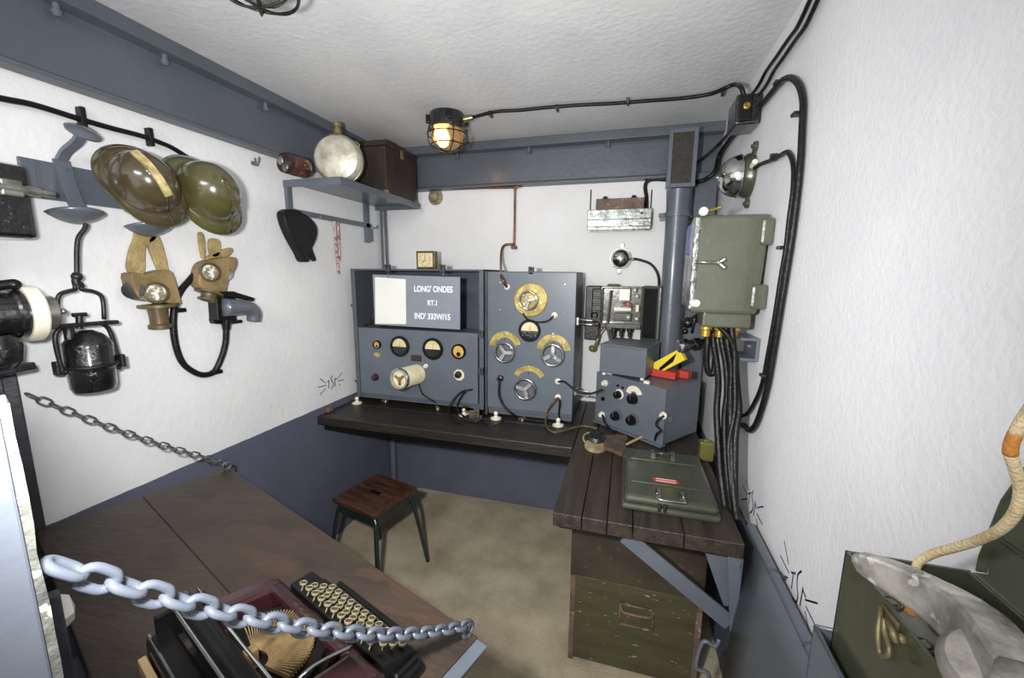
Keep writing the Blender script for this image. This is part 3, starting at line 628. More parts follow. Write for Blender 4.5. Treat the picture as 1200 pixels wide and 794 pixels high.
def handwheel(par, px, py, r, st=.02, ph=0, d=0, name='tuning_wheel', label=None):
    F = FP(px, py, d)
    b = MB(F); b.ring((0, 0, st), Z, r*.9, r*.11, 32); w = b.build(name, m_chrome, par, label)
    b = MB(F); b.lathe([(r*.16, 0), (r*.16, st-.004), (r*.22, st-.002), (r*.2, st+.006), (0, st+.008)], (0, 0, 0), Z, 14); b.build('hub', m_alu, w)
    for k in range(3):
        a = ph+2*pi*k/3; b = MB(F); b.tube([(r*.15*cos(a), r*.15*sin(a), st), (r*.88*cos(a), r*.88*sin(a), st)], (r*.15, .0035), 4, False, 1, None, (-sin(a), cos(a), 0)); b.build('spoke', m_alu, w)
    return w
def bush(par, px, py, r=.014, d=0, name='porcelain_terminal'):
    b = MB(FP(px, py, d)); b.lathe([(0, 0), (r*1.1, 0), (r*1.1, .006), (r*.75, .008), (r*.75, .02), (r*.45, .021), (r*.4, .012), (0, .012)], (0, 0, 0), Z, 18); return b.build(name, m_cream, par)
def knob(par, px, py, r, m=None, d=0, h=.02, ptr=True):
    b = MB(FP(px, py, d)); b.lathe([(0, 0), (r*1.05, 0), (r, h*.4), (r*.8, h), (r*.6, h*1.08), (0, h*1.08)], (0, 0, 0), Z, 18); return b.build('knob', m or m_bakelite, par)
def latch(par, x, y, z, o=-1):
    b = MB(M.Translation(V((x, y, z)))); b.box(-.014, .014, -.010, .012, -.02, .02, .003); b.tube([(0, -.012, .012), (0, -.03, .018), (.006, -.034, .0)], .004, 6); b.build('latch', m_darksteel, par)
def foot_pair(par, pxs):
    for (px, py) in pxs:
        g = onz(px, py, zb); g.y = max(g.y, yf-.045)
        b = MB(); b.lathe([(0, 0), (.030, 0), (.031, .005), (.024, .009), (.012, .012), (.010, .02), (0, .02)], (g.x, yf-.03, zb), Z, 20); b.ball((g.x, yf-.03, zb+.031), .0125); b.build('insulator_foot', m_cream, par)
# --- left cabinet
xa, xc = Pn(412, 311).x, Pn(567, 317).x-.004
zt, zl = 1.622, .835
t = thing('radio_cabinet', 'wide grey blue radio cabinet with hanging sign and four round gauges', 'radio', ((xa+xc)/2, 2.27, zb))
yb = 2.47
b = MB()
b.box(xa, xa+.012, yf, yb, zl, zt, .002); b.box(xc-.012, xc, yf, yb, zl, zt, .002); b.box(xa, xc, yb-.01, yb, zl, zt)
b.box(xa, xc, yf, yb, zt-.010, zt, .002); b.box(xa, xc, yf, yb, zl, zl+.012); b.box(xa+.012, xc-.012, yf+.005, yf+.02, zl, zl+.03)
for x0, x1 in ((xa-.006, xa+.022), (xc-.022, xc+.003)): b.box(x0, x1, yf-.006, yf, zl, zt, .001)
b.build('shell', m_inner, t)
zp = Pn(421, 383).z-.0
b = MB(); b.box(xa+.03, xc-.03, yf-.012, yf+.16, zl+.03, zp, .003); panel = b.build('control_panel', m_panel, t)
b = MB(); b.box(xa+.03, xa+.15, yf+.05, yf+.17, zp, zp+.01); b.box(xa+.05, xa+.10, yf+.08, yf+.13, zp+.01, zp+.045, .004); b.cyl((xa+.06, yf+.1, zp+.045), (xa+.06, yf+.1, zp+.075), .012); b.build('terminal_block', m_bakelite, t)
D = .012
gauge(t, 444, 403, .025, 'gauge', False, m_gface2, D)
gauge(t, 470.5, 405, .061, d=D); gauge(t, 509, 408, .063, d=D)
gauge(t, 539, 411, .043, 'gauge', False, m_gface2, D)
b = MB(FP(443.5, 415, D)); b.prism([(.024*cos(2*pi*k/16), .013*sin(2*pi*k/16)) for k in range(16)], 0, .002); b.build('brass_plate', m_scale, t)
b = MB(FP(489, 419, D)); b.box(-.034, .034, -.018, .018, 0, .003, .001); b.build('name_plate', m_bakelite, t)
bush(t, 500.5, 428, .012, D)
knob(t, 441.5, 441, .022, d=D)
b = MB(FP(539, 438.5, D)); b.prism([(.034*cos(2*pi*k/8+.39), .034*sin(2*pi*k/8+.39)) for k in range(8)], 0, .004, None, .001); b.build('scale_plate', m_cream, t)
knob(t, 538.5, 438, .021, d=D+.004)
# big ribbed coil standing out from the panel with a handwheel on its end
c0 = Pn(489, 438, D); e0 = ony(468, 444, yf-.175); ax = (e0-c0).normalized(); L = (e0-c0).length; R_ = .058
b = MB(); prof = [(0, 0), (R_, 0)]
for k in range(16):
    h = .01+k*(L-.03)/16; prof += [(R_, h), (R_*.965, h+.002), (R_, h+.0045)]
prof += [(R_, L-.015), (R_*.9, L-.012), (0, L-.012)]
b.lathe(prof, c0, ax, 32); coil = b.build('coil', m_creamtube, t)
F = axf(e0-ax*.01, ax)
b = MB(F); b.lathe([(R_*.82, 0), (R_*1.04, 0), (R_*1.06, .004), (R_*1.06, .016), (R_*1.0, .019), (R_*.84, .019), (R_*.82, .006)], (0, 0, 0), Z, 34, caps=False); b.build('end_ring', m_chrome, coil)
b = MB(F); b.lathe([(0, -.001), (R_*.82, -.001), (R_*.82, .003), (0, .003)], (0, 0, 0), Z, 28); b.build('end_disc', m_creamtube, coil)
b = MB(F)
for k in range(3):
    a = .6+2*pi*k/3; b.tube([(0, 0, .012), (R_*.6*cos(a), R_*.6*sin(a), .01)], (.006, .003), 4, False, 1, None, (-sin(a), cos(a), 0))
b.lathe([(.012, 0), (.011, .016), (0, .018)], (0, 0, 0), Z, 12); b.build('crank', m_gold, coil)
foot_pair(t, ((434, 465), (549, 482)))
for px in (455, 519): latch(t, Pn(px, 314).x, yf-.004, zt+.004)
for z in (1.27, 1.06):
    latch(t, xc-.01, yf-.010, z)
for px, py in ((409, 355), (408, 441)):
    q = ony(px, py, yf+.1); b = MB(); b.tube([(xa, yf+.08, q.z), (xa-.02, yf+.06, q.z+.004), (XL+.004, yf+.05, q.z-.012)], (.008, .003), 4, False, 3, None, Z); b.build('side_catch', m_darksteel, t)
# hanging sign
ys = yf-.022
def Ps(px, py): return ony(px, py, ys)
a, c = Ps(436.5, 321.5), Ps(539, 386); a2, c2 = Ps(539, 324.5), Ps(437.5, 380)
t2 = thing('sign', 'grey painted sign with cream blank panel hung across the open radio cabinet', 'sign', ((a.x+c.x)/2, ys, c.z))
Ftl = V((a.x, ys, a.z)); b = MB(); b.hexa([(a.x, ys, c2.z), (c.x, ys, c.z), (a2.x, ys, a2.z), (a.x, ys, a.z), (a.x, ys+.006, c2.z), (c.x, ys+.006, c.z), (a2.x, ys+.006, a2.z), (a.x, ys+.006, a.z)]); b.build('board', m_sign, t2)
q = [Ps(*p) for p in ((440, 379), (476, 379.5), (475.5, 327), (439.5, 324.5))]
b = MB(); b.hexa([(p.x, ys-.0015, p.z) for p in q]+[(p.x, ys+.001, p.z) for p in q]); b.build('blank_panel', m_paper, t2)
for px, py, s, h, sx in ((507.5, 339, "LONG' ONDES", .046, .78), (507, 355, 'RT.1', .040, .85), (506.5, 371, "IND' 333W/15", .046, .80)):
    lettering('lettering', s, h, fr(Ps(px, py)-Y*.0008, X, Z, -Y), m_letter, t2, sx)
for px in (455, 520):
    p = Ps(px, 323); b = MB(); b.tube([(p.x, ys+.003, p.z-.012), (p.x, ys-.008, p.z+.004), (p.x, ys, p.z+.02), (p.x, yf-.004, zt-.004)], .0022, 6); b.build('hook', m_tin, t2)
# clock on top
p = Pn(498, 304); cyk = 2.2; a, c = ony(487.5, 294, cyk), ony(509.5, 313.5, cyk)
t = thing('desk_clock', 'small square brass framed clock standing on top of the radio cabinet', 'clock', ((a.x+c.x)/2, cyk, zt))
hh = a.z-zt; ww = c.x-a.x
F = fr(((a.x+c.x)/2, cyk, zt), X, Z, -Y)
b = MB(F)
b.box(-ww/2, ww/2, 0, hh, -.04, .0, .003); b.build('case', m_clock, t)
b = MB(F); b.box(-ww/2+.012, ww/2-.012, .014, hh-.012, 0, .003, .001); b.build('dial', m_gface, t)
b = MB(F); b.tube([(0, hh/2, .0045), (.0, hh/2+.03, .0045)], .0016, 5, False, 1); b.tube([(0, hh/2, .0045), (-.016, hh/2-.012, .0045)], .0018, 5, False, 1); b.build('hands', m_black, t)
b = MB(F)
for k in range(12): b.box(-.0012, .0012, .030, .037, .003, .004, 0, M.Translation(V((0, hh/2, 0))) @ M.Rotation(2*pi*k/12, 4, 'Z'))
b.build('hour_marks', m_black, t)
# --- right cabinet
xa2, xc2 = Pn(570, 317).x, Pn(676, 318).x
t = thing('radio_cabinet', 'tall grey blue radio cabinet with four brass scales and chrome wheels', 'radio', ((xa2+xc2)/2, 2.25, zb))
zt2, zl2 = Pn(620, 318).z, .80+.012
yb2 = 2.40
b = MB(); b.box(xa2, xc2, yf+.012, yb2, zl2+.02, zt2, .003); b.box(xa2+.004, xc2-.004, yf+.02, yb2-.01, zl2, zl2+.03); b.build('shell', m_inner, t)
b = MB(); b.box(xa2+.006, xc2, yf, yf+.012, Pn(620, 481).z, zt2-.004, .002); b.build('front_panel', m_panel, t)
b = MB(); b.box(xa2-.004, xa2+.008, yf-.012, yf+.02, zl2, zt2, .001); b.build('hinge_strip', m_darksteel, t)
F = FP(622, 351)
b = MB(F); b.lathe([(0, 0), (.088, 0), (.088, .003), (0, .003)], (0, 0, 0), Z, 48); s_ = b.build('round_scale', m_scale, t)
b = MB(F); b.ring((0, 0, .003), Z, .086, .003, 48); b.build('scale_rim', m_brass, s_)
handwheel(t, 620.5, 351.5, .052, .03, .3)
gauge(t, 621, 387, .060)
for px, py, wx, wy, r, a0, a1 in ((592, 407, 592.5, 412, .058, .25, pi-.1), (648.5, 411, 648.5, 415, .062, .08, pi-.12), (620.5, 455, 616.5, 454.5, .062, .55, pi-.5)):
    F = FP(px, py)
    big = .090 if wx != 616.5 else .098
    inn = .056 if wx != 616.5 else .070
    if wx == 616.5: F = FP(620, 449)
    b = MB(F); b.arc(inn, big, a0, a1, 0, .0025, None, 28); s_ = b.build('arc_scale', m_scale, t)
    handwheel(t, wx, wy, r, .026, pi*.5+px*.1)
    b = MB(F); a = (a0+a1)/2; b.tube([(inn*.7*cos(a), inn*.7*sin(a), .004), (inn*1.2*cos(a), inn*1.2*sin(a), .004)], .0015, 5, False, 1); b.build('pointer', m_tin, s_)
for px, py in ((594.5, 336), (650, 369), (654, 446.5), (654, 465)): bush(t, px, py, .0145)
knob(t, 586.5, 443, .019)
for px, py in ((586, 331), (662, 333), (586, 363), (661, 366), (592, 389), (595, 389), (648, 391)):
    b = MB(FP(px, py)); b.lathe([(.004, 0), (.004, .004), (0, .005)], (0, 0, 0), Z, 8); b.build('screw', m_tin, t)
foot_pair(t, ((586, 485), (656, 494)))
latch(t, Pn(622, 316).x, yf+.01, zt2+.004)
for py in (374, 457):
    q = ony(685, py, yf+.08); b = MB()
    for dz in (0, -.022): b.tube([(xc2, yf+.08, q.z+dz), (xc2+.05, yf+.07, q.z+dz-.003), (xc2+.085, yf+.07, q.z+dz-.004)], .0045, 6)
    b.box(xc2-.001, xc2+.012, yf+.06, yf+.10, q.z-.03, q.z+.012, .002); b.build('side_catch', m_tin, t)
# leads
def lead(label, pts, r, m=None, name='lead'):
    b = MB(); b.tube(pts, r, 7); return tag(b.build(name, m or m_rubber), label, 'cable')
lead('short dark lead curving from the upper brass dial to a porcelain terminal', [Pn(613, 367, .006), Pn(617, 373, .02), Pn(628, 377, .03), Pn(641, 376, .032), Pn(649, 370, .022)], .0045)
lead('thick dark lead from the brown knob plug down to the bench below the tall cabinet', [Pn(586.5, 444, .022), Pn(585, 449, .035), Pn(585, 463, .04), Pn(590, 475, .045), Pn(599, 484, .05), onz(611, 490, zb+.01), onz(628, 492.5, zb+.008), onz(640, 494, zb+.008)], .0065)
lead('brown lead looping from the lower porcelain terminal across the bench to the right', [Pn(653.5, 466, .02), Pn(648, 472, .05), onz(641, 485, .845), onz(640, 498, zb+.010), onz(648, 506, zb+.008), onz(662, 504, zb+.008), onz(682, 499, zb+.008), onz(700, 502, zb+.008)], .0058, m_snout)
lead('thin dark lead from the lower porcelain terminal to the foot of the tall cabinet', [Pn(654, 466, .02), Pn(656, 472, .045), onz(655, 484, .86), onz(657, 490, .82), onz(664, 494, zb+.006), onz(672, 494, zb+.006)], .005)
lead('black lead from the middle right terminal across to the small radio', [Pn(654, 447, .02), Pn(661, 447, .035), Pn(670, 454, .05), Pn(680, 460, .06), Pn(692, 461, .05), Pn(706, 456, .03)], .0052)
lead('thin dark wire hanging from the ribbed coil down to the bench', [Pn(491, 450, .012), Pn(495, 461, .03), Pn(503, 467, .05), onz(512, 472, .84), onz(522, 474, zb+.01)], .004)
# morse key with its leads
p = onz(553, 492, zb)
t = thing('morse_key', 'small metal morse key standing on the bench front below the sign cabinet', 'morse key', tuple(p))
F = rz(tuple(p), rad(-18))
b = MB(F); b.box(-.055, .055, -.03, .03, 0, .014, .003); b.build('base', m_bakelite, t)
b = MB(F); b.box(.0, .035, -.022, -.014, .014, .062, .002); b.box(.0, .035, .014, .022, .014, .062, .002); b.box(.005, .03, -.022, .022, .05, .058, .002); b.build('frame', m_tin, t)
b = MB(F); b.box(-.05, .045, -.006, .006, .038, .046, .002); b.build('arm', m_brass, t)
b = MB(F); b.lathe([(.004, .0), (.004, .016), (.017, .02), (.018, .026), (.01, .03), (0, .03)], (-.045, 0, .044), Z, 16); b.build('key_knob', m_bakelite, t)
b = MB(F)
for x, y in ((.048, -.018), (.048, .018)): b.lathe([(.006, .014), (.006, .03), (0, .032)], (x, y, 0), Z, 10)
b.build('terminal', m_tin, t)
lead('dark lead arching from the control panel down to the morse key', [Pn(546, 457, .012), Pn(537, 462, .05), onz(527, 476, .86), onz(527, 487, .83), onz(534, 494, zb+.01), onz(543, 496, zb+.012)], .006)
lead('second lead arching from the control panel beside the morse key', [Pn(554, 456, .012), Pn(545, 459, .04), onz(536, 474, .86), onz(538, 483, .82), onz(546, 489, zb+.02)], .005)
lead('thin wire loop lying on the bench right of the morse key', [onz(560, 492, zb+.006), onz(574, 499, zb+.006), onz(586, 496, zb+.006), onz(590, 488, zb+.006), onz(580, 482, zb+.01), onz(566, 484, zb+.02)], .003)
for px, py, lb in ((452, 471, 'small grey wing nut lying on the bench by the left insulator foot'), (513, 480, 'small grey wing nut lying on the bench left of the morse key'), (612, 493, 'small grey wing nut lying on the bench below the tall cabinet')):
    p = onz(px, py, zb); F = rz(tuple(p), px)
    b = MB(F); b.lathe([(0, 0), (.011, 0), (.008, .014), (0, .014)], (0, 0, 0), Z, 12)
    for k in (-1, 1): b.box(-.003, .003, .004 if k > 0 else -.026, .026 if k > 0 else -.004, .006, .022, .002)
    tag(b.build('wing_nut', m_tin), lb, 'wing nut')
# copper aerial pipe with insulator disc
p = ony(511, 231, YB)
t = thing('aerial_pipe', 'thin copper aerial pipe bent down the back wall into the tall cabinet', 'pipe', tuple(ony(602, 300, YB)))
yo = YB-.03
rod('pipe', m_copper, t, [ony(470, 218, yo), ony(500, 221, yo), ony(603, 219.5, yo), ony(603.5, 222, yo), ony(602.5, 283, yo), ony(601.5, 288, yo)], .007, n=3)
rod('pipe', m_copper, t, [ony(602, 286, yo), ony(592, 287, yo-.02), ony(588, 293, yo-.05), ony(587, 308, yo-.15), ony(588, 325, yf-.03), ony(594, 336, yf-.018)], .008)
b = MB(); b.lathe([(0, 0), (.05, 0), (.052, .008), (.03, .02), (.022, .04), (.03, .045), (.012, .06), (0, .06)], (p.x, YB, p.z), -Y, 26); b.build('insulator_disc', m_tan, t)
q = ony(602, 290, yo); b = MB(); b.box(q.x-.016, q.x+.016, yo-.012, YB, q.z-.008, q.z+.012, .003); b.build('clamp', m_rust, t)
# folding table and stool are separate; stool here
def q45(px, py): return onz(px, py, .45)
cs = (q45(440, 556)+q45(437, 604)+q45(394, 580)+q45(488, 572))/4
ang = -.235
t = thing('stool', 'low wooden stool with dark green tubular legs on the concrete floor', 'stool', (cs.x, cs.y, 0), ang)
F = rz((cs.x, cs.y, 0), ang); w = .152
b = MB(F); b.box(-w, w, -w, w, .425, .452, .006); b.build('seat', m_stool, t)
b = MB(F); b.box(-.035, .035, -.012, .012, .4515, .4532, .002); b.build('hand_slot', m_black, t)
for sx in (-1, 1):
    for sy in (-1, 1):
        b = MB(F); b.tube([(sx*.05, sy*.118, .412), (sx*.10, sy*.119, .412), (sx*.128, sy*.122, .395), (sx*.145, sy*.135, .33), (sx*.19, sy*.178, .0)], [.0125, .0115], 10, False, 6); b.build('leg', m_stoolleg, t)
        b = MB(F); b.box(sx*.105-.008, sx*.105+.008, sy*.118-.014, sy*.118+.014, .38, .424, .003); b.build('bracket', m_stoolleg, t)
for s_ in (-1, 1):
    b = MB(F); b.box(-.128, .128, s_*.122-.006, s_*.122+.006, .365, .424, .002); b.build('apron', m_stoolleg, t)
    b = MB(F); b.box(s_*.128-.006, s_*.128+.006, -.116, .116, .365, .424, .002); b.build('apron', m_stoolleg, t)
# ================================================================ ceiling lamp and its cable
lc = onz(524, 134, ZC)
t = thing('ceiling_lamp', 'lit black bulkhead lamp with amber glow and wire cage on the ceiling', 'lamp', tuple(lc))
def bulkhead(t, lc, lit):
    b = MB(); b.lathe([(0, 0), (.088, 0), (.094, -.02), (.092, -.062), (.098, -.064), (.098, -.076), (.085, -.078), (0, -.078)], lc, Z, 36); base = b.build('base', m_blackgl, t)
    for k in range(4):
        a = k*pi/2+.5; b = MB(); b.box(-.014, .014, -.010, .016, -.05, -.012, .004, M.Translation(lc) @ M.Rotation(a, 4, 'Z') @ M.Translation(V((0, .092, 0)))); b.build('lug', m_black, base)
    b = MB(); b.lathe([(.082, -.076), (.084, -.10), (.074, -.135), (.05, -.158), (.02, -.168), (0, -.169)], lc, Z, 32, caps=False); b.build('glass', m_amberglass if lit else m_lensg, t)
    b = MB(); b.lathe([(0, -.074), (.018, -.078), (.03, -.105), (.024, -.128), (0, -.138)], V(lc)+V((-.02, -.01, 0)), Z, 20); b.build('bulb', m_bulb if lit else m_cream, t, 'glowing amber bulb' if lit else None)
    cg = MB()
    for z, r in ((-.10, .102), (-.150, .084)): cg.ring(V(lc)+Z*z, Z, r, .0032, 36)
    for k in range(3):
        a = k*pi/3+.2; P = []
        for i in range(13):
            q = -pi/2+pi*i/12; P.append(V(lc)+V((.103*sin(q)*cos(a), .103*sin(q)*sin(a), -.072-.112*max(0, cos(q))**.6)))
        cg.tube(P, .003, 6)
    cg.build('cage', m_iron, t)
bulkhead(t, lc, True)
g = V((lc.x+.115, lc.y+.01, ZC-.03))
b = MB(); b.cyl((lc.x+.085, lc.y+.005, ZC-.03), (lc.x+.135, lc.y+.012, ZC-.022), .02, .014); b.build('gland', m_oldtin, t)
t = thing('ceiling_cable', 'black cable running across the ceiling from the lamp to the corner box', 'cable', tuple(onz(700, 122, ZC)))
rod('cable', m_rubber, t, [(lc.x+.13, lc.y+.012, ZC-.022)]+[onz(x, y, ZC-.011) for x, y in ((580, 131), (610, 129), (640, 126), (680, 123), (720, 121), (760, 118), (800, 115), (832, 110), (850, 103), (860, 99))]+[ony(868, 102, 1.87), ony(872, 112, 1.86)], .0085)
for x in (575, 653, 736, 848):
    y = 131-(x-575)*.095; p = onz(x, y if x < 840 else 104, ZC); b = MB(); b.box(p.x-.006, p.x+.006, p.y-.022, p.y+.022, ZC-.024, ZC, .003); b.build('clip', m_darksteel, t)
# second ceiling lamp, only the bottom of its cage shows at the top of the frame
l2 = onz(303, -2, 2.235); l2.z = ZC
t = thing('ceiling_lamp', 'bottom of a second caged ceiling lamp at the top edge, unlit', 'lamp', tuple(l2))
bulkhead(t, l2, False)
# ================================================================ back wall fittings
t = thing('wall_bracket', 'speckled steel angle bracket on the back wall carrying a rusty tin', 'bracket', tuple(ony(726, 268, YB)))
a, c = ony(690, 248, YB-.03), ony(762, 269, YB-.05)
b = MB(); b.box(a.x, c.x, YB-.012, YB, c.z, a.z, .002); b.box(a.x, c.x, YB-.10, YB, (a.z+c.z)/2-.004, (a.z+c.z)/2+.004, .002); b.box(a.x, c.x, YB-.10, YB-.094, (a.z+c.z)/2-.04, a.z-.0, .003); b.box(a.x, c.x, YB-.085, YB-.079, c.z, (a.z+c.z)/2, .003); b.build('channel', m_galv, t)
for px in (692.5, 764):
    p = ony(px, 222, YB-.01); b = MB(); b.tube([(p.x, YB-.006, p.z), (p.x, YB-.006, a.z-.02)], .0035, 6, False, 1); b.build('hanger', m_iron, t)
for px in (752,):
    for pz in ((a.z+c.z)/2+.03, c.z+.03):
        p = ony(px, 250, YB-.1); b = MB(); b.lathe([(.008, 0), (.007, .006), (0, .007)], (p.x, YB-.10 if pz > (a.z+c.z)/2 else YB-.085, pz), -Y, 8); b.build('rivet', m_iron, t)
p0, p1 = ony(699, 234, YB-.06), ony(754, 248, YB-.06)
t = thing('rusty_tin', 'small rusty rectangular metal block sitting in the wall bracket', 'block', ((p0.x+p1.x)/2, YB-.05, (a.z+c.z)/2))
b = MB(); b.box(p0.x, p1.x, YB-.088, YB-.015, (a.z+c.z)/2+.004, p0.z, .003); b.build('body', m_rust, t)
for px in (709, 742.5):
    x = ony(px, 234, YB-.06).x; b = MB(); b.lathe([(.016, -.002), (.016, .006), (.011, .010), (.011, .016), (0, .017)], (x, YB-.06, p0.z), Z, 8); b.build('cap', m_iron, t)
def bell(c, ax, r, name_l, arms, gl):
    t = thing('bell', name_l, 'bell', tuple(c)); c = V(c); ax = V(ax)
    k0 = .36 if r > .07 else 0
    b = MB(); b.lathe([(0, 0), (r*1.12, 0), (r*1.12, r*.22), (r*.85, r*(.26+k0)), (0, r*(.26+k0))], c, ax, 30); b.build('base', m_olive2 if r > .07 else m_tin, t)
    b = MB(); b.lathe([(r*1.06, r*.2), (r*1.04, r*.42), (r*.93, r*.72), (r*.70, r*.98), (r*.4, r*1.14), (r*.12, r*1.19), (0, r*1.19)], c+ax*r*k0, ax, 36, caps=False); b.ring(c+ax*r*(.22+k0), ax, r*1.06, r*.04, 36); b.build('gong', m_chrome, t)
    b = MB(); b.lathe([(r*.12, 0), (r*.1, r*.1), (0, r*.12)], c+ax*r*(1.17+k0), ax, 10); b.build('screw', m_tin, t)
    for v in arms:
        v = V(v)*r; b = MB(); b.tube([c+ax*r*.08+v*.9, c+ax*r*.06+v*1.35], (r*.16, r*.07), 4, False, 1, None, ax.cross(v)); b.lathe([(0, 0), (r*.24, 0), (r*.22, r*.16), (r*.1, r*.18), (r*.1, r*.26), (0, r*.26)], c+v*1.42, ax, 12); b.build('mounting_lug', m_olive2 if r > .07 else m_tin, t)
    v = V(gl)*r; b = MB(); b.cyl(c+ax*r*.16+v, c+ax*r*.2+v*1.45, r*.17, r*.13); b.build('gland', m_cream if r > .07 else m_tin, t)
    return t
bc = ony(727.5, 303, YB)
bell(bc, -Y, .056, 'small chrome wall bell on the back wall below the bracket', [(.1, 0, 1), (-.05, 0, -1)], (1, 0, -.05))
lead('dark cable curving from the back wall bell down to the terminal box', [ony(743, 303, YB-.02), ony(752, 305, YB-.018), ony(762, 309, YB-.018), ony(769, 317, YB-.02), ony(772, 327, YB-.03), ony(772, 340, YB-.05)], .0075)
lead('black cable from the rusty tin bracket up and behind the pipe grille', [ony(757, 247, YB-.05), ony(757.5, 232, YB-.02), ony(756, 218, YB-.016), ony(761, 211, YB-.016), ony(775, 210, YB-.016), ony(800, 213, YB-.016), ony(818, 213, YB-.13), ony(830, 208, YB-.14), ony(838, 200, YB-.15), onx(843, 182, XR-.03), onx(852, 168, XR-.02), onx(866, 150, XR-.02), onx(872, 142, XR-.03)], .011)
# open terminal box with hinged dark cover
yt = YB-.13
def Q(px, py, d=0): return ony(px, py, yt-d)
t = thing('terminal_box', 'open cast terminal box full of wiring on the back wall with dark cover', 'box', tuple(Q(730, 385)))
a, c = Q(704, 335), Q(752, 386)
b = MB(); b.box(a.x, c.x, yt+.07, YB, c.z, a.z, .006)
for x0, x1, z0, z1 in ((a.x, c.x, a.z-.012, a.z), (a.x, c.x, c.z, c.z+.03), (a.x, a.x+.014, c.z, a.z), (c.x-.014, c.x, c.z, a.z)): b.box(x0, x1, yt, yt+.08, z0, z1, .004)
b.build('case', m_olive2, t)
b = MB(); b.box(Q(708, 0).x, Q(721, 0).x, yt-.004, yt+.07, c.z+.03, a.z-.014, .006)
for k in range(5): b.box(Q(709, 0).x, Q(720, 0).x, yt-.01, yt-.002, c.z+.05+k*.04, c.z+.062+k*.04, .002)
b.build('relay', m_iron, t)
q0, q1 = Q(725.5, 338), Q(738, 352.5); b = MB(); b.box(q0.x, q1.x, yt-.002, yt+.06, q1.z, q0.z, .004); b.build('label_card', m_cream, t)
q0, q1 = Q(719.5, 360), Q(739.5, 364.5); b = MB(); b.box(q0.x, q1.x, yt-.004, yt+.06, q1.z, q0.z, .002); b.build('terminal_strip', m_cream, t)
q0, q1 = Q(719.5, 366), Q(739.5, 376); b = MB(); b.box(q0.x, q1.x, yt-.002, yt+.07, q1.z, q0.z, .003); b.build('terminal_block', m_bakelite, t)
b = MB()
for k, (x, y) in enumerate(((746.5, 347), (746, 373.5), (744, 340), (736, 371.5))): b.ball(Q(x, y, .0), .010)
q0, q1 = Q(745, 357), Q(748.5, 365.5); b.box(q0.x, q1.x, yt-.004, yt+.02, q1.z, q0.z, .003); b.build('screw', m_cream, t)
b = MB(); b.tube([Q(729, 355, .01), Q(734, 353.5, .02), Q(739, 356, .02), Q(741, 361, .006)], .003, 6); b.tube([Q(731, 357, .008), Q(736, 358, .02), Q(741, 359, .008)], .003, 6); b.build('wire', m_redlab, t)
b = MB(); q = Q(719, 333); b.lathe([(.035, -.01), (.04, .0), (.034, .012), (0, .014)], (q.x, yt+.06, a.z), Z, 16); b.build('top_gland', m_oldtin, t)
for px in (719, 728, 738):
    q = Q(px, 387); b = MB(); b.lathe([(0, 0), (.017, 0), (.017, .02), (.011, .024), (.011, .05), (0, .05)], (q.x, yt+.04, c.z), -Z, 12); b.build('cable_gland', m_iron, t)
# cover swung open to the right
h0 = Q(753, 336, .0); h1 = ony(777, 338, YB-.24); dv = V((.12, -.06, 0)).normalized()
F = fr((c.x+.008, yt-.005, a.z), dv, V((dv.y, -dv.x, 0))*-1, Z)
hh = a.z-c.z+.02
b = MB(F); b.box(0, .108, -.045, 0, -hh-.035, .008, .010); cv = b.build('cover', m_olive2, t, 'dark olive cast cover swung open')
b = MB(F); b.box(.014, .094, -.048, -.04, -hh-.018, -.008, .003); b.build('recess', m_black, cv)
for z in (-.03, -hh+.02):
    b = MB(); b.cyl((c.x+.003, yt-.006, a.z+z-.02), (c.x+.003, yt-.006, a.z+z+.02), .009); b.build('hinge', m_silver, t)
for px, py in ((703, 345), (701, 372), (697, 408)):
    pass
b = MB(); q = ony(694, 408, yt+.02); b.lathe([(0, -.012), (.019, -.012), (.021, 0), (.013, .004), (.008, .012), (0, .012)], q, -Y, 18); b.tube([q+V((.014, 0, .012)), ony(699, 402, yt+.03), ony(702, 392, yt+.04)], .009, 8); b.build('switch_knob', m_oldtin, t)
b = MB(); q = ony(697, 369, yt); b.lathe([(0, -.02), (.022, -.02), (.024, .0), (.012, .012), (0, .012)], q, -Y, 18); b.build('rotary_knob', m_black, t)
b = MB(); b.box(Q(699, 0).x, a.x, yt+.03, YB, c.z-.08, a.z-.0, .006); b.build('side_strip', m_iron, t)
b = MB(); b.tube([Q(716, 340, .012), Q(714, 356, .014), Q(711, 378, .016), Q(704, 388, .014), Q(699, 396, .0)], .005, 7); b.tube([Q(712, 385, .0), Q(714, 394, .0), Q(716, 402, .0)], .007, 8); b.build('wire', m_snout, t)
for px, dy in ((719, 0), (728, 0), (738, 0)):
    q = Q(px, 392); lead('thin black cable dropping from the terminal box, %s of three' % {719: 'left', 728: 'middle', 738: 'right'}[px], [(q.x, yt+.04, c.z-.045), (q.x+.002, yt+.045, c.z-.12), (q.x+.004, yt+.06, c.z-.26), (q.x+.004, yt+.07, zb+.02)], .0065)
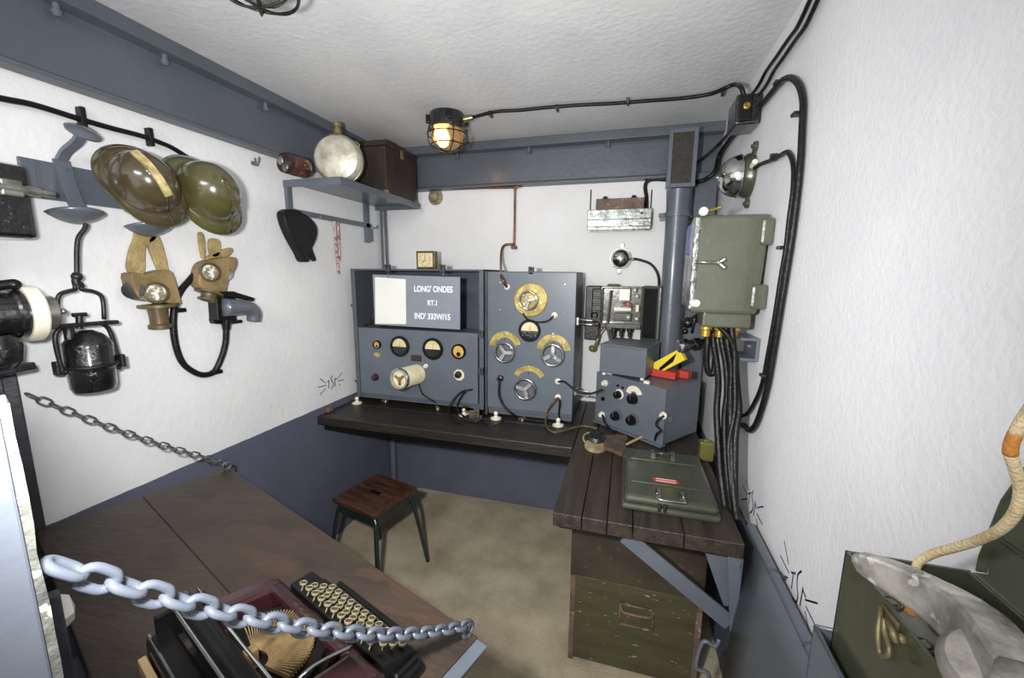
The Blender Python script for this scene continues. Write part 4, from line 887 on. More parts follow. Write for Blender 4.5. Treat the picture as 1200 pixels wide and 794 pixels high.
# ventilation pipe with grille
xp = .236; yp = 2.36; rp = .056
t = thing('ventilation_pipe', 'blue grey round ventilation pipe with a mesh grille head near the back corner', 'pipe', (xp, yp, zb))
b = MB(); b.lathe([(0, 0), (rp, 0), (rp, 1.08), (rp*1.02, 1.16), (rp*1.10, 1.24), (0, 1.24)], (xp, yp, zb), Z, 32); b.build('pipe', m_steel, t)
ga, gc = ony(782, 151, yp-rp-.012), ony(817, 218, yp-rp-.012)
gx0, gx1, gz0, gz1 = ony(782.5, 190, yp-rp-.012).x, ony(816.5, 190, yp-rp-.012).x, gc.z, ga.z
b = MB(); b.box(gx0+.004, gx1-.004, yp-rp+.004, yp+rp, gz0+.01, gz1-.004, .006); b.build('duct_head', m_steel, t)
b = MB(); w_ = .020
for x0, x1, z0, z1 in ((gx0, gx0+w_, gz0, gz1), (gx1-w_, gx1, gz0, gz1), (gx0+w_, gx1-w_, gz0, gz0+w_), (gx0+w_, gx1-w_, gz1-w_, gz1)): b.box(x0, x1, yp-rp-.012, yp-rp+.004, z0, z1, .002)
b.build('grille_frame', m_steel, t)
b = MB(); b.box(gx0+w_-.002, gx1-w_+.002, yp-rp-.001, yp-rp+.003, gz0+w_-.002, gz1-w_+.002)
n = 18
for k in range(n): x = gx0+w_+(gx1-gx0-2*w_)*(k+.5)/n; b.box(x-.0008, x+.0008, yp-rp-.0045, yp-rp-.001, gz0+w_, gz1-w_)
n = 42
for k in range(n): z = gz0+w_+(gz1-gz0-2*w_)*(k+.5)/n; b.box(gx0+w_, gx1-w_, yp-rp-.0045, yp-rp-.001, z-.0008, z+.0008)
b.build('grille', m_mesh, t)
zc_ = z_at(798, 250, xp, yp-rp)
b = MB(); b.lathe([(rp+.002, -.011), (rp+.010, -.011), (rp+.010, .011), (rp+.002, .011)], (xp, yp, zc_), Z, 32); b.box(xp-rp-.035, xp-rp, yp-.012, yp+.012, zc_-.011, zc_+.011, .003); b.box(xp-rp-.02, xp+rp+.02, yp+rp*.5, YB-.0, zc_-.01, zc_+.01); b.build('pipe_clamp', m_steel, t)
# ================================================================ small radio stack on the bench
A = V((-.127, 2.165)); Bp = V((.202, 1.906)); ex = (Bp-A).normalized(); fw = (Bp-A).length; ey = V((-ex.y, ex.x)); dp = .295
ztR = (z_at(703, 437, *A)+z_at(782, 455, *Bp))/2
t = thing('radio_set', 'small grey blue radio turned at an angle with black knobs on the bench corner', 'radio', (A.x, A.y, zb), math.atan2(ex.y, ex.x))
F = fr((A.x, A.y, zb), V((ex.x, ex.y, 0)), V((ey.x, ey.y, 0)), Z); hR = ztR-zb
b = MB(F); b.box(.004, fw-.004, 0, dp, .014, hR, .004); b.build('case', m_panel, t)
b = MB(F); b.box(0, fw, -.008, .0, .016, hR+.004, .002); b.build('front_panel', m_panel, t)
b = MB(F); b.box(.0, fw, -.02, .02, .006, .016, .002); b.build('base_lip', m_steel, t)
n3 = V((ex.y, -ex.x, 0)); n3 = n3 if n3.y < 0 else -n3
def RP(px, py, d=.008):     # point on the radio's front panel
    o = V((A.x, A.y, zb))+n3*d; r = ray(px, py); s = (o-EYE).dot(n3)/r.dot(n3); return EYE+r*s
def RF(px, py): return fr(RP(px, py), V((ex.x, ex.y, 0)), Z, n3)
def rknob(px, py, r, h=.024):
    b = MB(RF(px, py)); b.lathe([(0, 0), (r*1.1, 0), (r, h*.4), (r*.85, h), (0, h*1.05)], (0, 0, 0), Z, 18); k = b.build('knob', m_black, t)
    b = MB(RF(px, py)); b.box(-.002, .002, 0, r*.9, h*1.0, h*1.08); b.build('pointer', m_tin, k)
F2 = RF(743, 463); b = MB(F2); b.arc(.02, .048, .3, pi-.15, 0, .002); b.build('arc_scale', m_cream, t)
b = MB(RF(726, 461.5)); b.lathe([(0, 0), (.026, 0), (.026, .003), (0, .003)], (0, 0, 0), Z, 20); b.build('round_scale', m_cream, t)
rknob(725, 462, .02); rknob(742, 467, .026); rknob(722, 487, .023); rknob(740.5, 492, .025)
for px, py in ((724, 486), (742.5, 491)):
    b = MB(RF(px, py)); b.lathe([(0, 0), (.032, 0), (.032, .002), (0, .002)], (0, 0, 0), Z, 20); b.build('dial_plate', m_inner, t)
for px, py in ((709.5, 448.5), (706, 485.5), (778, 486.5)):
    b = MB(RF(px, py)); b.lathe([(0, 0), (.017, 0), (.017, .007), (.012, .009), (.011, .022), (.006, .023), (.006, .014), (0, .014)], (0, 0, 0), Z, 18); b.build('porcelain_terminal', m_cream, t)
for px, py in ((724.5, 451.5), (730, 454), (707, 467)):
    b = MB(RF(px, py)); b.lathe([(.007 if py < 460 else .012, 0), (.006 if py < 460 else .010, .008), (0, .009)], (0, 0, 0), Z, 10); b.build('jack', m_black, t)
b = MB(F); b.box(fw-.004, fw+.004, .03, .06, hR*.42, hR*.52, .002); b.build('side_catch', m_tin, t)
for x in (.03, fw-.04):
    for y in (.03, dp-.03):
        b = MB(F); b.lathe([(.012, 0), (.012, .008), (0, .008)], (x, y, 0), Z, 10); b.build('foot', m_tin, t)
for k, x in enumerate((.07, .30)):
    b = MB(F); b.lathe([(.016, 0), (.017, .010), (.012, .016), (0, .016)], (x, .012, hR), Z, 16); b.build('porcelain_foot', m_cream, t)
# blue grey box standing on the radio
zb2 = ztR+.004
P0, P1 = onz(702, 436, zb2+.012), onz(756, 444, zb2+.012); P2d = (onz(786, 425, zb2+.012)-P1)
exb = (P1-P0); wB = exb.length; exb.normalize(); eyb = V((-exb.y, exb.x, 0)); dB = min(.25, P2d.dot(eyb))
hB = (z_at(704, 403, P0.x, P0.y)+z_at(758, 412, P1.x, P1.y))/2-zb2
t = thing('speaker_box', 'plain grey blue box standing on top of the small angled radio', 'box', (P0.x, P0.y, zb2))
F = fr((P0.x, P0.y, zb2), exb, eyb, Z)
b = MB(F); b.box(0, wB, 0, dB, .014, hB, .004); b.build('case', m_panel, t)
b = MB(F); b.box(-.002, wB+.002, -.003, dB+.002, hB, hB+.010, .003); b.build('lid', m_panel, t)
b = MB(F)
for x in (.02, wB-.02):
    for y in (.02, dB-.02): b.lathe([(.010, 0), (.010, .014), (0, .014)], (x, y, 0), Z, 10)
b.build('foot', m_cream, t)
# battery cartons on the radio
zq = ztR+.004
p = onz(776, 449, zq)
def carton(p, rot, w, d, h, m, label, stripes=None, tilt=0):
    t = thing('carton', label, 'carton', tuple(p), rot); F = rz(tuple(p), rot) @ M.Rotation(tilt, 4, 'Y')
    b = MB(F); b.box(-w/2, w/2, -d/2, d/2, 0, h, .0015); b.build('body', m, t)
    for mm, poly in (stripes or ()):
        b = MB(F @ M.Rotation(pi/2, 4, 'X')); b.prism([(x*w, y*h) for x, y in poly], d/2, d/2+.001); b.build('printed_stripe', mm, t)
    return t
cp = onz(792, 449, zq)
carton((cp.x-.062, cp.y+.13, zq), -.45, .17, .055, .036, m_red, 'red battery carton lying under the yellow and black carton', [(m_letter, [(-.45, .2), (-.2, .2), (-.2, .8), (-.45, .8)])])
carton((cp.x+.055, cp.y+.14, zq), -.5, .055, .05, .036, m_red, 'small red carton at the right end of the small radio top')
b = V((cp.x-.005, cp.y+.11, zq+.037))
carton((cp.x-.012, cp.y+.10, zq+.058), -.55, .17, .030, .060, m_yellow, 'yellow carton with a black arrow print leaning on the small radio', [(m_black, [(-.34, .12), (-.34, .38), (.40, .80), (.16, .30)]), (m_black, [(-.5, .0), (-.5, .5), (-.36, .0)]), ], -.62)
# leads of the small radio
lead('short dark lead hanging from the lower right terminal of the small radio', [RP(778, 487, .03), RP(771, 492, .045), RP(769, 498, .05), RP(774, 504, .05), RP(769, 509, .05), onz(768, 517, zb+.02), onz(775, 521, zb+.006)], .005)
lead('dark lead running from the lower left radio terminal onto the bench', [RP(706, 486, .03), onz(709, 496, .84), onz(716, 503, zb+.01), onz(722, 505, zb+.008)], .005)
b = MB(); b.cyl(onz(733, 521, zb+.008), onz(770, 503, zb+.03), .006); tag(b.build('wooden_stick', m_wood), 'thin pale wooden stick lying on the bench before the small radio', 'stick')
# headset
p = onz(697, 525, zb)
t = thing('headset', 'old metal earphone with leather band lying on the worn bench', 'headset', tuple(p))
b = MB(); b.lathe([(0, 0), (.046, 0), (.05, .008), (.048, .018), (.036, .022), (0, .022)], p, V((.1, -.15, 1)), 28); b.build('ear_cushion', m_tan, t)
q = p+V((.0, .045, .024)); b = MB(); b.lathe([(0, 0), (.040, 0), (.041, .016), (.032, .028), (.012, .033), (0, .033)], q, V((.05, -.3, 1)), 26); b.build('earphone_cup', m_blackgl, t)
b = MB(); b.ring(q+V((-.01, 0, .0)), V((.15, -.3, 1)), .049, .0045, 28); b.build('wire_band', m_tan, t)
b = MB(); ply = [onz(x, y, zb+.006) for x, y in ((704, 512), (734, 512), (736, 516), (732, 522), (736, 530), (728, 535), (718, 530), (708, 527))]
b.prism([(v.x, v.y) for v in ply], zb+.002, zb+.022, None, .006); b.build('leather_band', m_strap, t)
# olive case
x0, x1, y0, y1 = .021, .337, 1.342, 1.765
t = thing('olive_case', 'flat olive green metal case with wire handles and red label on the bench', 'case', ((x0+x1)/2, (y0+y1)/2, zb))
b = MB(); b.box(x0, x1, y0, y1, zb, zb+.022, .008); b.build('base', m_olive2, t)
b = MB(); b.box(x0+.006, x1-.006, y0+.006, y1-.006, zb+.022, zb+.052, .014); lid = b.build('lid', m_olive2, t)
for yy in (y0+.11, y1-.12):
    b = MB(); b.box(x0+.03, x1-.03, yy-.006, yy+.006, zb+.050, zb+.057, .003); b.build('rib', m_olive2, lid)
b = MB(); c = onz(780, 563, zb+.053); b.prism([((.032 if cos(a) > 0 else -.032)+.014*cos(a)+c.x, c.y+.014*sin(a)) for a in [2*pi*k/24+.01 for k in range(24)]], zb+.0522, zb+.0535); b.build('label_plate', m_redlab, lid)
b = MB()
for dy in (-.008, .008): b.box(c.x-.034, c.x+.036, c.y+dy-.0014, c.y+dy+.0014, zb+.0535, zb+.0540)
b.build('label_border', m_letter, lid)
for (pa, pb), dyy in ((((771, 578), (799, 582)), -.045), (((765, 531), (788, 534)), .0)):
    a, c = onz(*pa, zb+.055), onz(*pb, zb+.055)
    for q in (a, c):
        b = MB(); b.lathe([(.009, -.017), (.009, .017)], q+Z*.003, Y, 14); b.build('handle_clip', m_chrome, lid)
    if dyy: b = MB(); b.tube([a+Z*.004, a+V((-.004, dyy*.7, .006)), a+V((.004, dyy, .004)), c+V((-.0, dyy, .004)), c+V((.006, dyy*.8, .006)), c+Z*.004], .0042, 8, False, 3); b.build('wire_handle', m_chrome, lid)
    else: b = MB(); b.tube([a+Z*.004, c+Z*.004], .004, 8, False, 1); b.build('hinge_rod', m_olive2, lid)
b = MB(); q = onz(778, 604, zb+.03)
for dx in (-.01, .008): b.box(q.x+dx-.005, q.x+dx+.005, y0-.006, y0+.006, zb+.012, zb+.038, .002)
b.build('catch', m_iron, t)
p = onz(825, 540, zb)
b = MB(); b.box(-.028, .028, -.022, .022, 0, .085, .005, M.Translation(V((.372, p.y+.02, zb)))); b.box(-.012, .012, -.012, .012, .084, .092, .003, M.Translation(V((.372, p.y+.02, zb))))
tag(b.build('small_tin', m_oldtin), 'small olive yellow tin standing on the bench by the right wall cables', 'tin')
# ================================================================ trunk under the bench
yT = 1.483; xa, xb_ = -.156, .335; zT = z_at(672, 617, -.156, yT); zL = z_at(672, 672, -.156, yT)
t = thing('trunk', 'large worn khaki wooden trunk with brown lid under the right bench', 'trunk', (.08, 1.72, 0))
b = MB(); b.box(xa, xb_, yT, yT+.46, 0.01, zL, .004); b.build('body', m_khaki, t)
b = MB(); b.box(xa-.004, xb_+.004, yT-.006, yT+.464, zL+.002, zT, .004); b.build('lid', m_lid, t)
for x in (xa-.003, xb_-.017):
    b = MB(); b.box(x, x+.02, yT-.003, yT+.02, 0, zL); b.build('corner_plate', m_rust, t)
q0, q1 = ony(727, 706, yT), ony(764, 738, yT)
b = MB(); b.box(q0.x, q1.x, yT-.004, yT+.002, q1.z, q0.z, .002); hp = b.build('handle_plate', m_khaki, t)
b = MB(); b.tube([(q0.x+.008, yT-.004, q0.z-.012), (q0.x+.012, yT-.022, q0.z-.02), (q1.x-.012, yT-.022, q0.z-.02), (q1.x-.008, yT-.004, q0.z-.012)], .006, 8, False, 2)
for a_ in (((q0.x, q0.z), (q1.x, q0.z)), ((q1.x, q0.z), (q1.x, q1.z)), ((q0.x, q1.z), (q1.x, q1.z)), ((q0.x, q0.z), (q0.x, q1.z))): b.tube([(a_[0][0], yT-.004, a_[0][1]), (a_[1][0], yT-.004, a_[1][1])], .004, 6, False, 1)
b.build('handle', m_rust, hp)
# ================================================================ folded bunk on the right wall
t = thing('folded_bunk', 'grey folded bunk sheet with tube edge hanging along the right wall', 'bunk', (.42, 1.1, .1))
xq = .424; yb0_ = 1.345
rows = []
for k in range(9):
    s = k/8; z = .805-.72*s; xx = xq-.012-.05*sin(min(1, s*1.3)*pi/2)
    rows.append([(xx, 1.25, z), (xx, 1.1, z), (xx, .85, z), (xx, .55, z), (xx, .2, z)])
b = MB(); b.grid(rows, .004); b.build('sheet', m_canvasgrey, t)
b = MB(); b.cyl((xq, yb0_+.005, .805), (xq, .2, .805), .0125); b.build('tube_edge', m_steel, t)
for px, py in ((898, 686), (936, 787)):
    q = onx(px, py, xq-.015); b = MB(); b.ring((xq, q.y, .805), Y, .0135, .0025, 18); b.box(xq+.01, XR-.001, q.y-.005, q.y+.005, .796, .804); b.build('clip', m_darksteel, t)
pts = [ony(x, y, 1.24) for x, y in ((843, 749), (838, 757), (827, 751), (821, 757), (816, 781), (829, 788), (832, 796), (838, 800))]
b = MB(); b.tube(pts, .0065, 8, False, 4); b.build('handle', m_steel, t)
# ================================================================ distribution box and cables on the right wall
yd = 1.53; xd0, xd1 = .216, .440
za, zc2 = ony(815, 252, yd).z, ony(830, 367, yd).z
t = thing('distribution_box', 'heavy olive green cast distribution box on the right wall above the cables', 'box', ((xd0+xd1)/2, yd+.15, zc2))
b = MB(); b.hexa([(xd0, yd, zc2), (xd1-.012, yd, zc2), (xd1-.012, yd+.12, zc2), (xd0, yd+.12, zc2), (xd0, yd, za), (xd1, yd, za), (xd1, yd+.12, za), (xd0, yd+.12, za)], .012); cv = b.build('cover', m_olive, t)
b = MB(); b.box(xd0-.004, xd0+.016, yd-.004, yd+.05, zc2+.01, za-.004, .006); b.build('cover_edge', m_silver, cv, 'flaking silver edge strip')
b = MB(); b.box(xd0+.012, XR, yd+.122, yd+.34, zc2+.005, za-.006, .01); b.build('back_case', m_silver, t, 'flaking silver painted back case')
q0 = onx(800, 272, xd0+.0115); q1 = onx(808, 298, xd0+.0115)
b = MB(); b.box(xd0+.004, xd0+.0125, yd+.145, yd+.255, q1.z-.0, q0.z-.0, .002); b.build('label_plate', m_bluelab, t)
def wing(px, py, s=1.0):
    p = ony(px, py, yd); b = MB(); b.lathe([(0, 0), (.013*s, 0), (.013*s, .012), (.009*s, .016), (0, .016)], p, -Y, 14); b.build('bolt_head', m_cream, cv)
wing(824, 248, 1.1); wing(815.5, 355, 1.0)
pL, pM = ony(815, 307, yd-.012), ony(842, 307.5, yd-.012)
b = MB(); b.tube([pL, pM], .0055, 8, False, 1); b.ball(pM, .009)
for py in (303, 314): b.tube([pM, ony(846, (py+308)/2, yd-.014), ony(850, py, yd-.016)], [.006, .008], 8)
b.build('wing_nut', m_tin, cv)
b = MB(); p = ony(824, 249, yd+.02); b.tube([p, ony(838, 245, yd+.03), ony(846, 242, yd+.03)], .005, 8); b.build('wing_bolt', m_brass, t)
for py0, py1 in ((255, 287), (333, 362)):
    px = 899-(py0-255)*.16; z0, z1 = ony(px, py1, yd).z, ony(px, py0, yd).z; xx = ony(px, py0, yd).x
    b = MB(); b.box(xx-.016, XR-.001, yd-.012, yd+.05, z0, z1, .010); b.build('hinge', m_olive, t)
b = MB(); b.box(.262, .415, yd+.012, yd+.16, zc2-.05, zc2+.002, .008); b.build('gland_plate', m_olive, t)
for x in (.285, .33, .375):
    b = MB(); b.lathe([(0, 0), (.021, 0), (.021, .014), (.016, .018), (.016, .04), (0, .04)], (x, yd+.06, zc2-.048), -Z, 12); b.build('brass_gland', m_brass, t)
# dark cable gland assembly left of the cables
p = ony(830, 402, 1.66); q = ony(800, 404, 1.66)
t = thing('cable_connector', 'black and chrome cable connector jutting left below the distribution box', 'connector', tuple(p))
ax = (q-p).normalized()+V((0, -.25, 0)); ax.normalize()
b = MB(); b.lathe([(0, 0), (.018, 0), (.020, .03), (.026, .034), (.026, .055), (.021, .06), (.021, .075), (.028, .08), (.028, .10), (0, .10)], p, ax, 20); b.build('body', m_blackgl, t)
b = MB(); b.lathe([(.012, .10), (.024, .10), (.024, .112), (.02, .116), (.01, .116)], p, ax, 20); b.build('collar', m_chrome, t)
b = MB(); b.tube([p, p+V((.02, .02, .02)), ony(836, 385, 1.63), (.30, 1.60, zc2-.07)], .014, 10); b.build('tail', m_rubber, t)
b = MB(); b.ball(ony(806, 378, 1.68), .022); b.cyl(ony(806, 378, 1.68), ony(818, 372, 1.66), .016); b.ball(ony(803, 388, 1.68), .012); b.tube([ony(814, 372, 1.65), ony(813, 380, 1.65), ony(811, 390, 1.66)], .006, 8); b.build('switch_lug', m_black, t)
# bundle of cables dropping to the bench
B = [([(836, 378), (836, 400), (840, 425), (842, 450), (840, 480), (842, 520), (845, 560), (850, 596)], 1.62, 1.36, .0125, 'leftmost thick black cable of the bundle below the distribution box'),
     ([(843, 378), (846, 402), (851, 430), (852, 460), (849, 490), (850, 530), (853, 565), (858, 600)], 1.60, 1.34, .0115, 'second black cable from the left in the bundle below the distribution box'),
     ([(850, 378), (853, 405), (857, 430), (856, 460), (856, 490), (857, 530), (859, 570), (863, 606)], 1.58, 1.32, .012, 'middle black cable of the bundle below the distribution box'),
     ([(857, 378), (859, 402), (862, 425), (864, 455), (866, 480), (862, 510), (861, 550), (861, 585), (864, 610)], 1.57, 1.31, .0125, 'rightmost black cable of the bundle below the distribution box'),
     ([(840, 380), (852, 392), (860, 408), (861, 440), (861, 480), (854, 520), (856, 560), (860, 600)], 1.575, 1.335, .010, 'thin black cable crossing the bundle below the distribution box')]
for pts, ya, yb_, r, lb in B:
    n = len(pts)-1; lead(lb, [ony(x, y, ya+(yb_-ya)*(k/n)**1.3) for k, (x, y) in enumerate(pts)], r*.9)
lead('short black cable loop hanging left of the cable bundle', [ony(831, 380, 1.62), ony(829, 400, 1.60), ony(828, 425, 1.60), ony(831, 437, 1.60), ony(836, 436, 1.60), ony(838, 420, 1.60)], .011)
# big cables along the wall
def onR(px, py, o=.015): return onx(px, py, XR-o)
t = thing('wall_cable', 'thick black cable arching over and down the right white wall into the bundle', 'cable', tuple(onR(905, 420)))
rod('cable', m_rubber, t, [onR(x, y) for x, y in ((842, 188), (850, 172), (864, 152), (880, 136), (897, 117), (912, 99), (920, 92), (929, 92), (937, 101), (941, 120), (940, 150), (938, 190), (934, 230), (929, 270), (923, 310), (915, 360), (907, 410), (900, 450), (892, 480), (885, 498), (878, 504), (872, 498), (862, 498), (850, 504))], .0092)
for x, y in ((918, 96), (941, 133), (923, 290), (902, 440)):
    p = onR(x, y, 0); b = MB(); b.box(XR-.027, XR, p.y-.014, p.y+.014, p.z-.005, p.z+.005, .002); b.build('clip', m_iron, t)
t = thing('wall_cable', 'thinner black cable from the chrome bell down the right wall beside the thick one', 'cable', tuple(onR(900, 400)))
rod('cable', m_rubber, t, [onR(x, y, o) for x, y, o in ((884, 197, .03), (892, 192, .02), (905, 187, .012), (916, 181, .012), (923, 178, .012), (928, 186, .012), (930, 200, .012), (929, 225, .012), (925, 255, .013), (921, 290, .013), (915, 325, .013), (908, 370, .013), (900, 415, .013), (893, 450, .013), (884, 472, .013), (876, 484, .013), (868, 488, .02), (858, 496, .03), (846, 502, .05))], .007)
for x, y in ((911, 184),):
    p = onR(x, y, 0); b = MB(); b.box(XR-.022, XR, p.y-.005, p.y+.005, p.z-.012, p.z+.012, .002); b.build('clip', m_iron, t)
# two cables up to the ceiling
for k, (dx, lb) in enumerate(((-2, 'upper of two black cables rising along the ceiling edge from the corner box'), (7, 'lower of two black cables rising along the ceiling edge from the corner box'))):
    lead(lb, [onx(x+dx, y+(3 if dx and k2 < 2 else 0), XR-.018) for k2, (x, y) in enumerate(((876, 113), (884, 106), (892, 98), (900, 83), (912, 66), (925, 47), (936, 32), (945, 14), (953, -4), (962, -24)))], .0062)
for x, y, in ((893, 100), (920, 56), (950, 8)):
    pass
# corner junction box
yj = 1.80; q0, q1 = ony(865, 109, yj), ony(881.5, 143, yj)
jx1 = min(q1.x, XR-.004)
t = thing('junction_box', 'black cast junction box at the ceiling in the back right corner', 'box', (q0.x, yj+.08, q1.z))
b = MB(); b.box(q0.x, XR, yj+.012, yj+.15, q1.z, q0.z, .008); b.build('case', m_blackgl, t)
b = MB(); b.box(q0.x+.006, jx1-.002, yj, yj+.014, q1.z+.008, q0.z-.008, .005); b.build('cover', m_black, t)
pq = ony(875, 124, yj); b = MB(); b.lathe([(.012, 0), (.012, .006), (.008, .007), (.008, .002), (0, .002)], pq, -Y, 18); b.build('brass_ring', m_brass, t)
for px, py in ((868, 105), (876, 106)):
    p = ony(px, py+3, yj+.06); b = MB(); b.lathe([(0, 0), (.015, 0), (.014, .014), (.010, .018), (0, .022)], (min(p.x, .435), yj+.06, q0.z-.004), Z, 14); b.build('gland', m_iron, t)
lead('thin dark cable slanting from the corner box down to the back beam', [onx(866, 143, .42), onx(857, 153, .42), ony(845, 166, YB-.12), ony(830, 180, YB-.075), ony(812, 194, YB-.075)], .007)
# chrome bell on the right wall
bp = onx(880, 206, XR); bell((XR-.002, bp.y, bp.z), -X, .076, 'large chrome bell on olive base high on the right white wall', [(0, -.5, .9), (0, -.1, -1.0)], (-.0, -1.0, .25))
# steel bracket stub
p = onx(868, 408, XR); t = thing('bracket_stub', 'short blue grey steel channel stub on the right wall behind the cables', 'bracket', (XR, p.y, p.z))
y0_, y1_ = onx(887, 408, XR-.01).y, onx(872, 408, XR-.01).y; z0_, z1_ = onx(876, 422, XR-.03).z, onx(876, 394, XR-.03).z
b = MB(); b.box(XR-.012, XR, y0_, y1_, z0_, z1_, .002); b.box(XR-.062, XR-.012, y0_, y1_, z1_-.010, z1_, .002); b.box(XR-.062, XR-.012, y0_, y1_, z0_, z0_+.010, .002); b.build('channel', m_steel, t)
b = MB(); b.lathe([(.012, 0), (.010, .008), (0, .009)], (XR-.012, (y0_+y1_)/2, (z0_+z1_)/2), -X, 8); b.build('bolt', m_tin, t)
# ================================================================ field telephone
ztp = 1.245; fx0, fx1, fy1, fy0 = .295, .425, .583, .22
t = thing('field_telephone', 'olive green metal field telephone box with open lid at the lower right', 'telephone', (.36, .4, 1.03))
zbt = 1.03; wl = .004
b = MB()
b.box(fx0, fx0+wl, fy0, fy1, zbt, ztp, .001); b.box(fx1-wl, fx1, fy0, fy1, zbt, ztp, .001); b.box(fx0, fx1, fy1-wl, fy1, zbt, ztp, .001); b.box(fx0, fx1, fy0, fy0+wl, zbt, ztp, .001); b.box(fx0, fx1, fy0, fy1, zbt, zbt+wl); b.build('case', m_olive2, t)
b = MB(); b.box(fx0+wl, fx0+.058, fy0+wl, fy1-wl, ztp-.024, ztp-.020); b.box(fx0+.058, fx0+.061, fy0+wl, fy1-.06, ztp-.09, ztp-.004); b.box(fx0+.061, fx1-wl, fy1-.14, fy1-.137, ztp-.09, ztp-.012); b.build('inner_panel', m_olive, t)
for px, py in ((1045, 706), (1083, 756)):
    q = onz(px, py, ztp-.0195); b = MB(); b.ring(q, Z, .009, .0022, 20); b.lathe([(0, 0), (.006, 0), (.005, .002), (0, .002)], q, Z, 12); b.build('socket_ring', m_olive2, t)
q = onz(1110, 740, ztp-.0195); b = MB(); b.ring(q, Z, .012, .003, 20); b.build('socket_ring', m_olive2, t)
q = onz(1060, 710, ztp-.0195); b = MB(); b.prism([(q.x+.008*cos(a)*(1+.3*sin(3*a)), q.y+.014*sin(a)) for a in [2*pi*k/16 for k in range(16)]], ztp-.0199, ztp-.0192); b.build('rust_stain', m_rope2, t, 'orange rust stain')
# lid standing open against the wall
lx = .440
b = MB(); b.prism([(fy1-.005, ztp-.01), (fy1+.0, ztp+.02), (fy1-.012, ztp+.10), (fy1-.03, ztp+.150), (fy1-.045, ztp+.162), (fy0+.05, ztp+.162), (fy0, ztp+.12), (fy0, ztp-.01)], 0, .004, fr((lx, 0, 0), Y, Z, X), .001)
b.box(lx-.016, lx+.004, fy0, fy1-.006, ztp-.004, ztp+.002, .001)
Lp = [(lx-.004, fy1+.0, ztp+.0), (lx-.004, fy1+.0, ztp+.02), (lx-.004, fy1-.012, ztp+.10), (lx-.004, fy1-.03, ztp+.150), (lx-.004, fy1-.045, ztp+.162), (lx-.004, fy0+.05, ztp+.162)]
b.tube(Lp, (.005, .0012), 4, False, 1, None, X); b.build('lid', m_olive, t)
b = MB(); b.box(lx-.004, lx+.0, fy0, fy1-.012, ztp+.050, ztp+.054, .001); b.build('lid_rib', m_olive2, t)
# latch on the left side
def onF(px, py, o=.006): return onx(px, py, fx0-o)
b = MB(); q0, q1 = onF(1031, 708), onF(1047, 762); b.box(fx0-.004, fx0, q1.y+.006, q0.y+.004, q1.z+.004, q0.z, .001); lt = b.build('latch', m_latch, t)
b = MB(); b.tube([onF(1032, 712, .006), onF(1031, 722, .010), onF(1029, 745, .014), onF(1032, 766, .014), onF(1040, 768, .014), onF(1042, 757, .012), onF(1037, 740, .010), onF(1036, 724, .008)], .0028, 8)
for px, py in ((1046, 745), (1056, 748), (1044, 732)): b.ball(onF(px, py, .003), .005)
b.tube([onF(1040, 728, .006), onF(1046, 740, .012), onF(1050, 752, .010)], .003, 8); b.build('latch_wire', m_latch, lt)
# handset lying on the box
zh = ztp+.017
t = thing('telephone_handset', 'worn grey aluminium telephone handset lying across the open green box', 'handset', tuple(onz(1100, 720, ztp)))
cen = [(1004, 655), (1030, 668), (1060, 683), (1095, 703), (1125, 724), (1150, 748), (1172, 776), (1195, 805)]
wd = [.0065, .0075, .0085, .0105, .0135, .017, .018, .017]; ht = [.010, .0155, .019, .021, .024, .026, .026, .022]
P = spline([onz(x, y, zh+.006+.010*(k/7)) for k, (x, y) in enumerate(cen)], 5)
rows = []
for i, p in enumerate(P):
    s = i/(len(P)-1)*7; k = min(6, int(s)); f = s-k; w_ = wd[k]*(1-f)+wd[k+1]*f; h_ = ht[k]*(1-f)+ht[k+1]*f
    tn = (P[min(i+1, len(P)-1)]-P[max(i-1, 0)]).normalized(); sd = tn.cross(Z).normalized(); e = .78 if 0 < i < len(P)-1 else .5
    sec = [(1, .80), (.86, 1.0), (.1, 1.04), (-.86, 1.0), (-1, .80), (-1, -.85), (-.88, -1), (.88, -1), (1, -.85), (1, .80)]
    sc_ = 1 if i > 0 else .7
    rows.append([p+sd*(w_*a*sc_)+Z*(h_*c*sc_) for a, c in sec])
tb = MB(); tb.grid(rows, 0, False)
o_ = tb.build('handle', m_alu, t)
b = MB(); b.ball(P[0]+V((.001, -.002, 0)), .0068, (1, 1, 1.2)); b.build('handle_tip', m_alu, t)
q = onz(1168, 792, zh+.0); b = MB(); b.lathe([(0, -.02), (.030, -.02), (.036, -.012), (.037, .004), (.030, .016), (.014, .022), (0, .023)], q, V((-.35, -.3, .9)), 32); b.build('ear_cap', m_alu, t)
b = MB(); b.lathe([(.004, 0), (.0035, .002), (0, .0022)], rows[12][2]-Z*.001, Z, 10); b.build('screw', m_tin, t)
t = thing('handset_cord', 'cream fabric cord with an orange stain curling up from the handset', 'cord', tuple(onz(1090, 650, ztp)))
cp_ = [(1071, 668, .0), (1078, 657, .0), (1095, 648, .0), (1120, 641, 0), (1148, 632, 0), (1172, 620, 0), (1190, 600, 0), (1196, 575, 0), (1190, 550, 0), (1184, 528, 0), (1190, 508, 0), (1200, 490, 0), (1214, 470, 0)]
dd = [.51, .505, .49, .465, .435, .405, .385, .375, .368, .362, .356, .35, .34]
Pc = [EYE+ray(x, y)*(d) for (x, y, _), d in zip(cp_, dd)]
SP = spline(Pc, 6); i0, i1 = 53, 60
rod('cord', m_rope, t, SP[:i0+1], .0049, n=1, seg=10); rod('cord', m_rope2, t, SP[i0:i1+1], .0051, n=1, seg=10)['label'] = 'orange stained stretch'; rod('cord', m_rope, t, SP[i1:], .0049, n=1, seg=10)
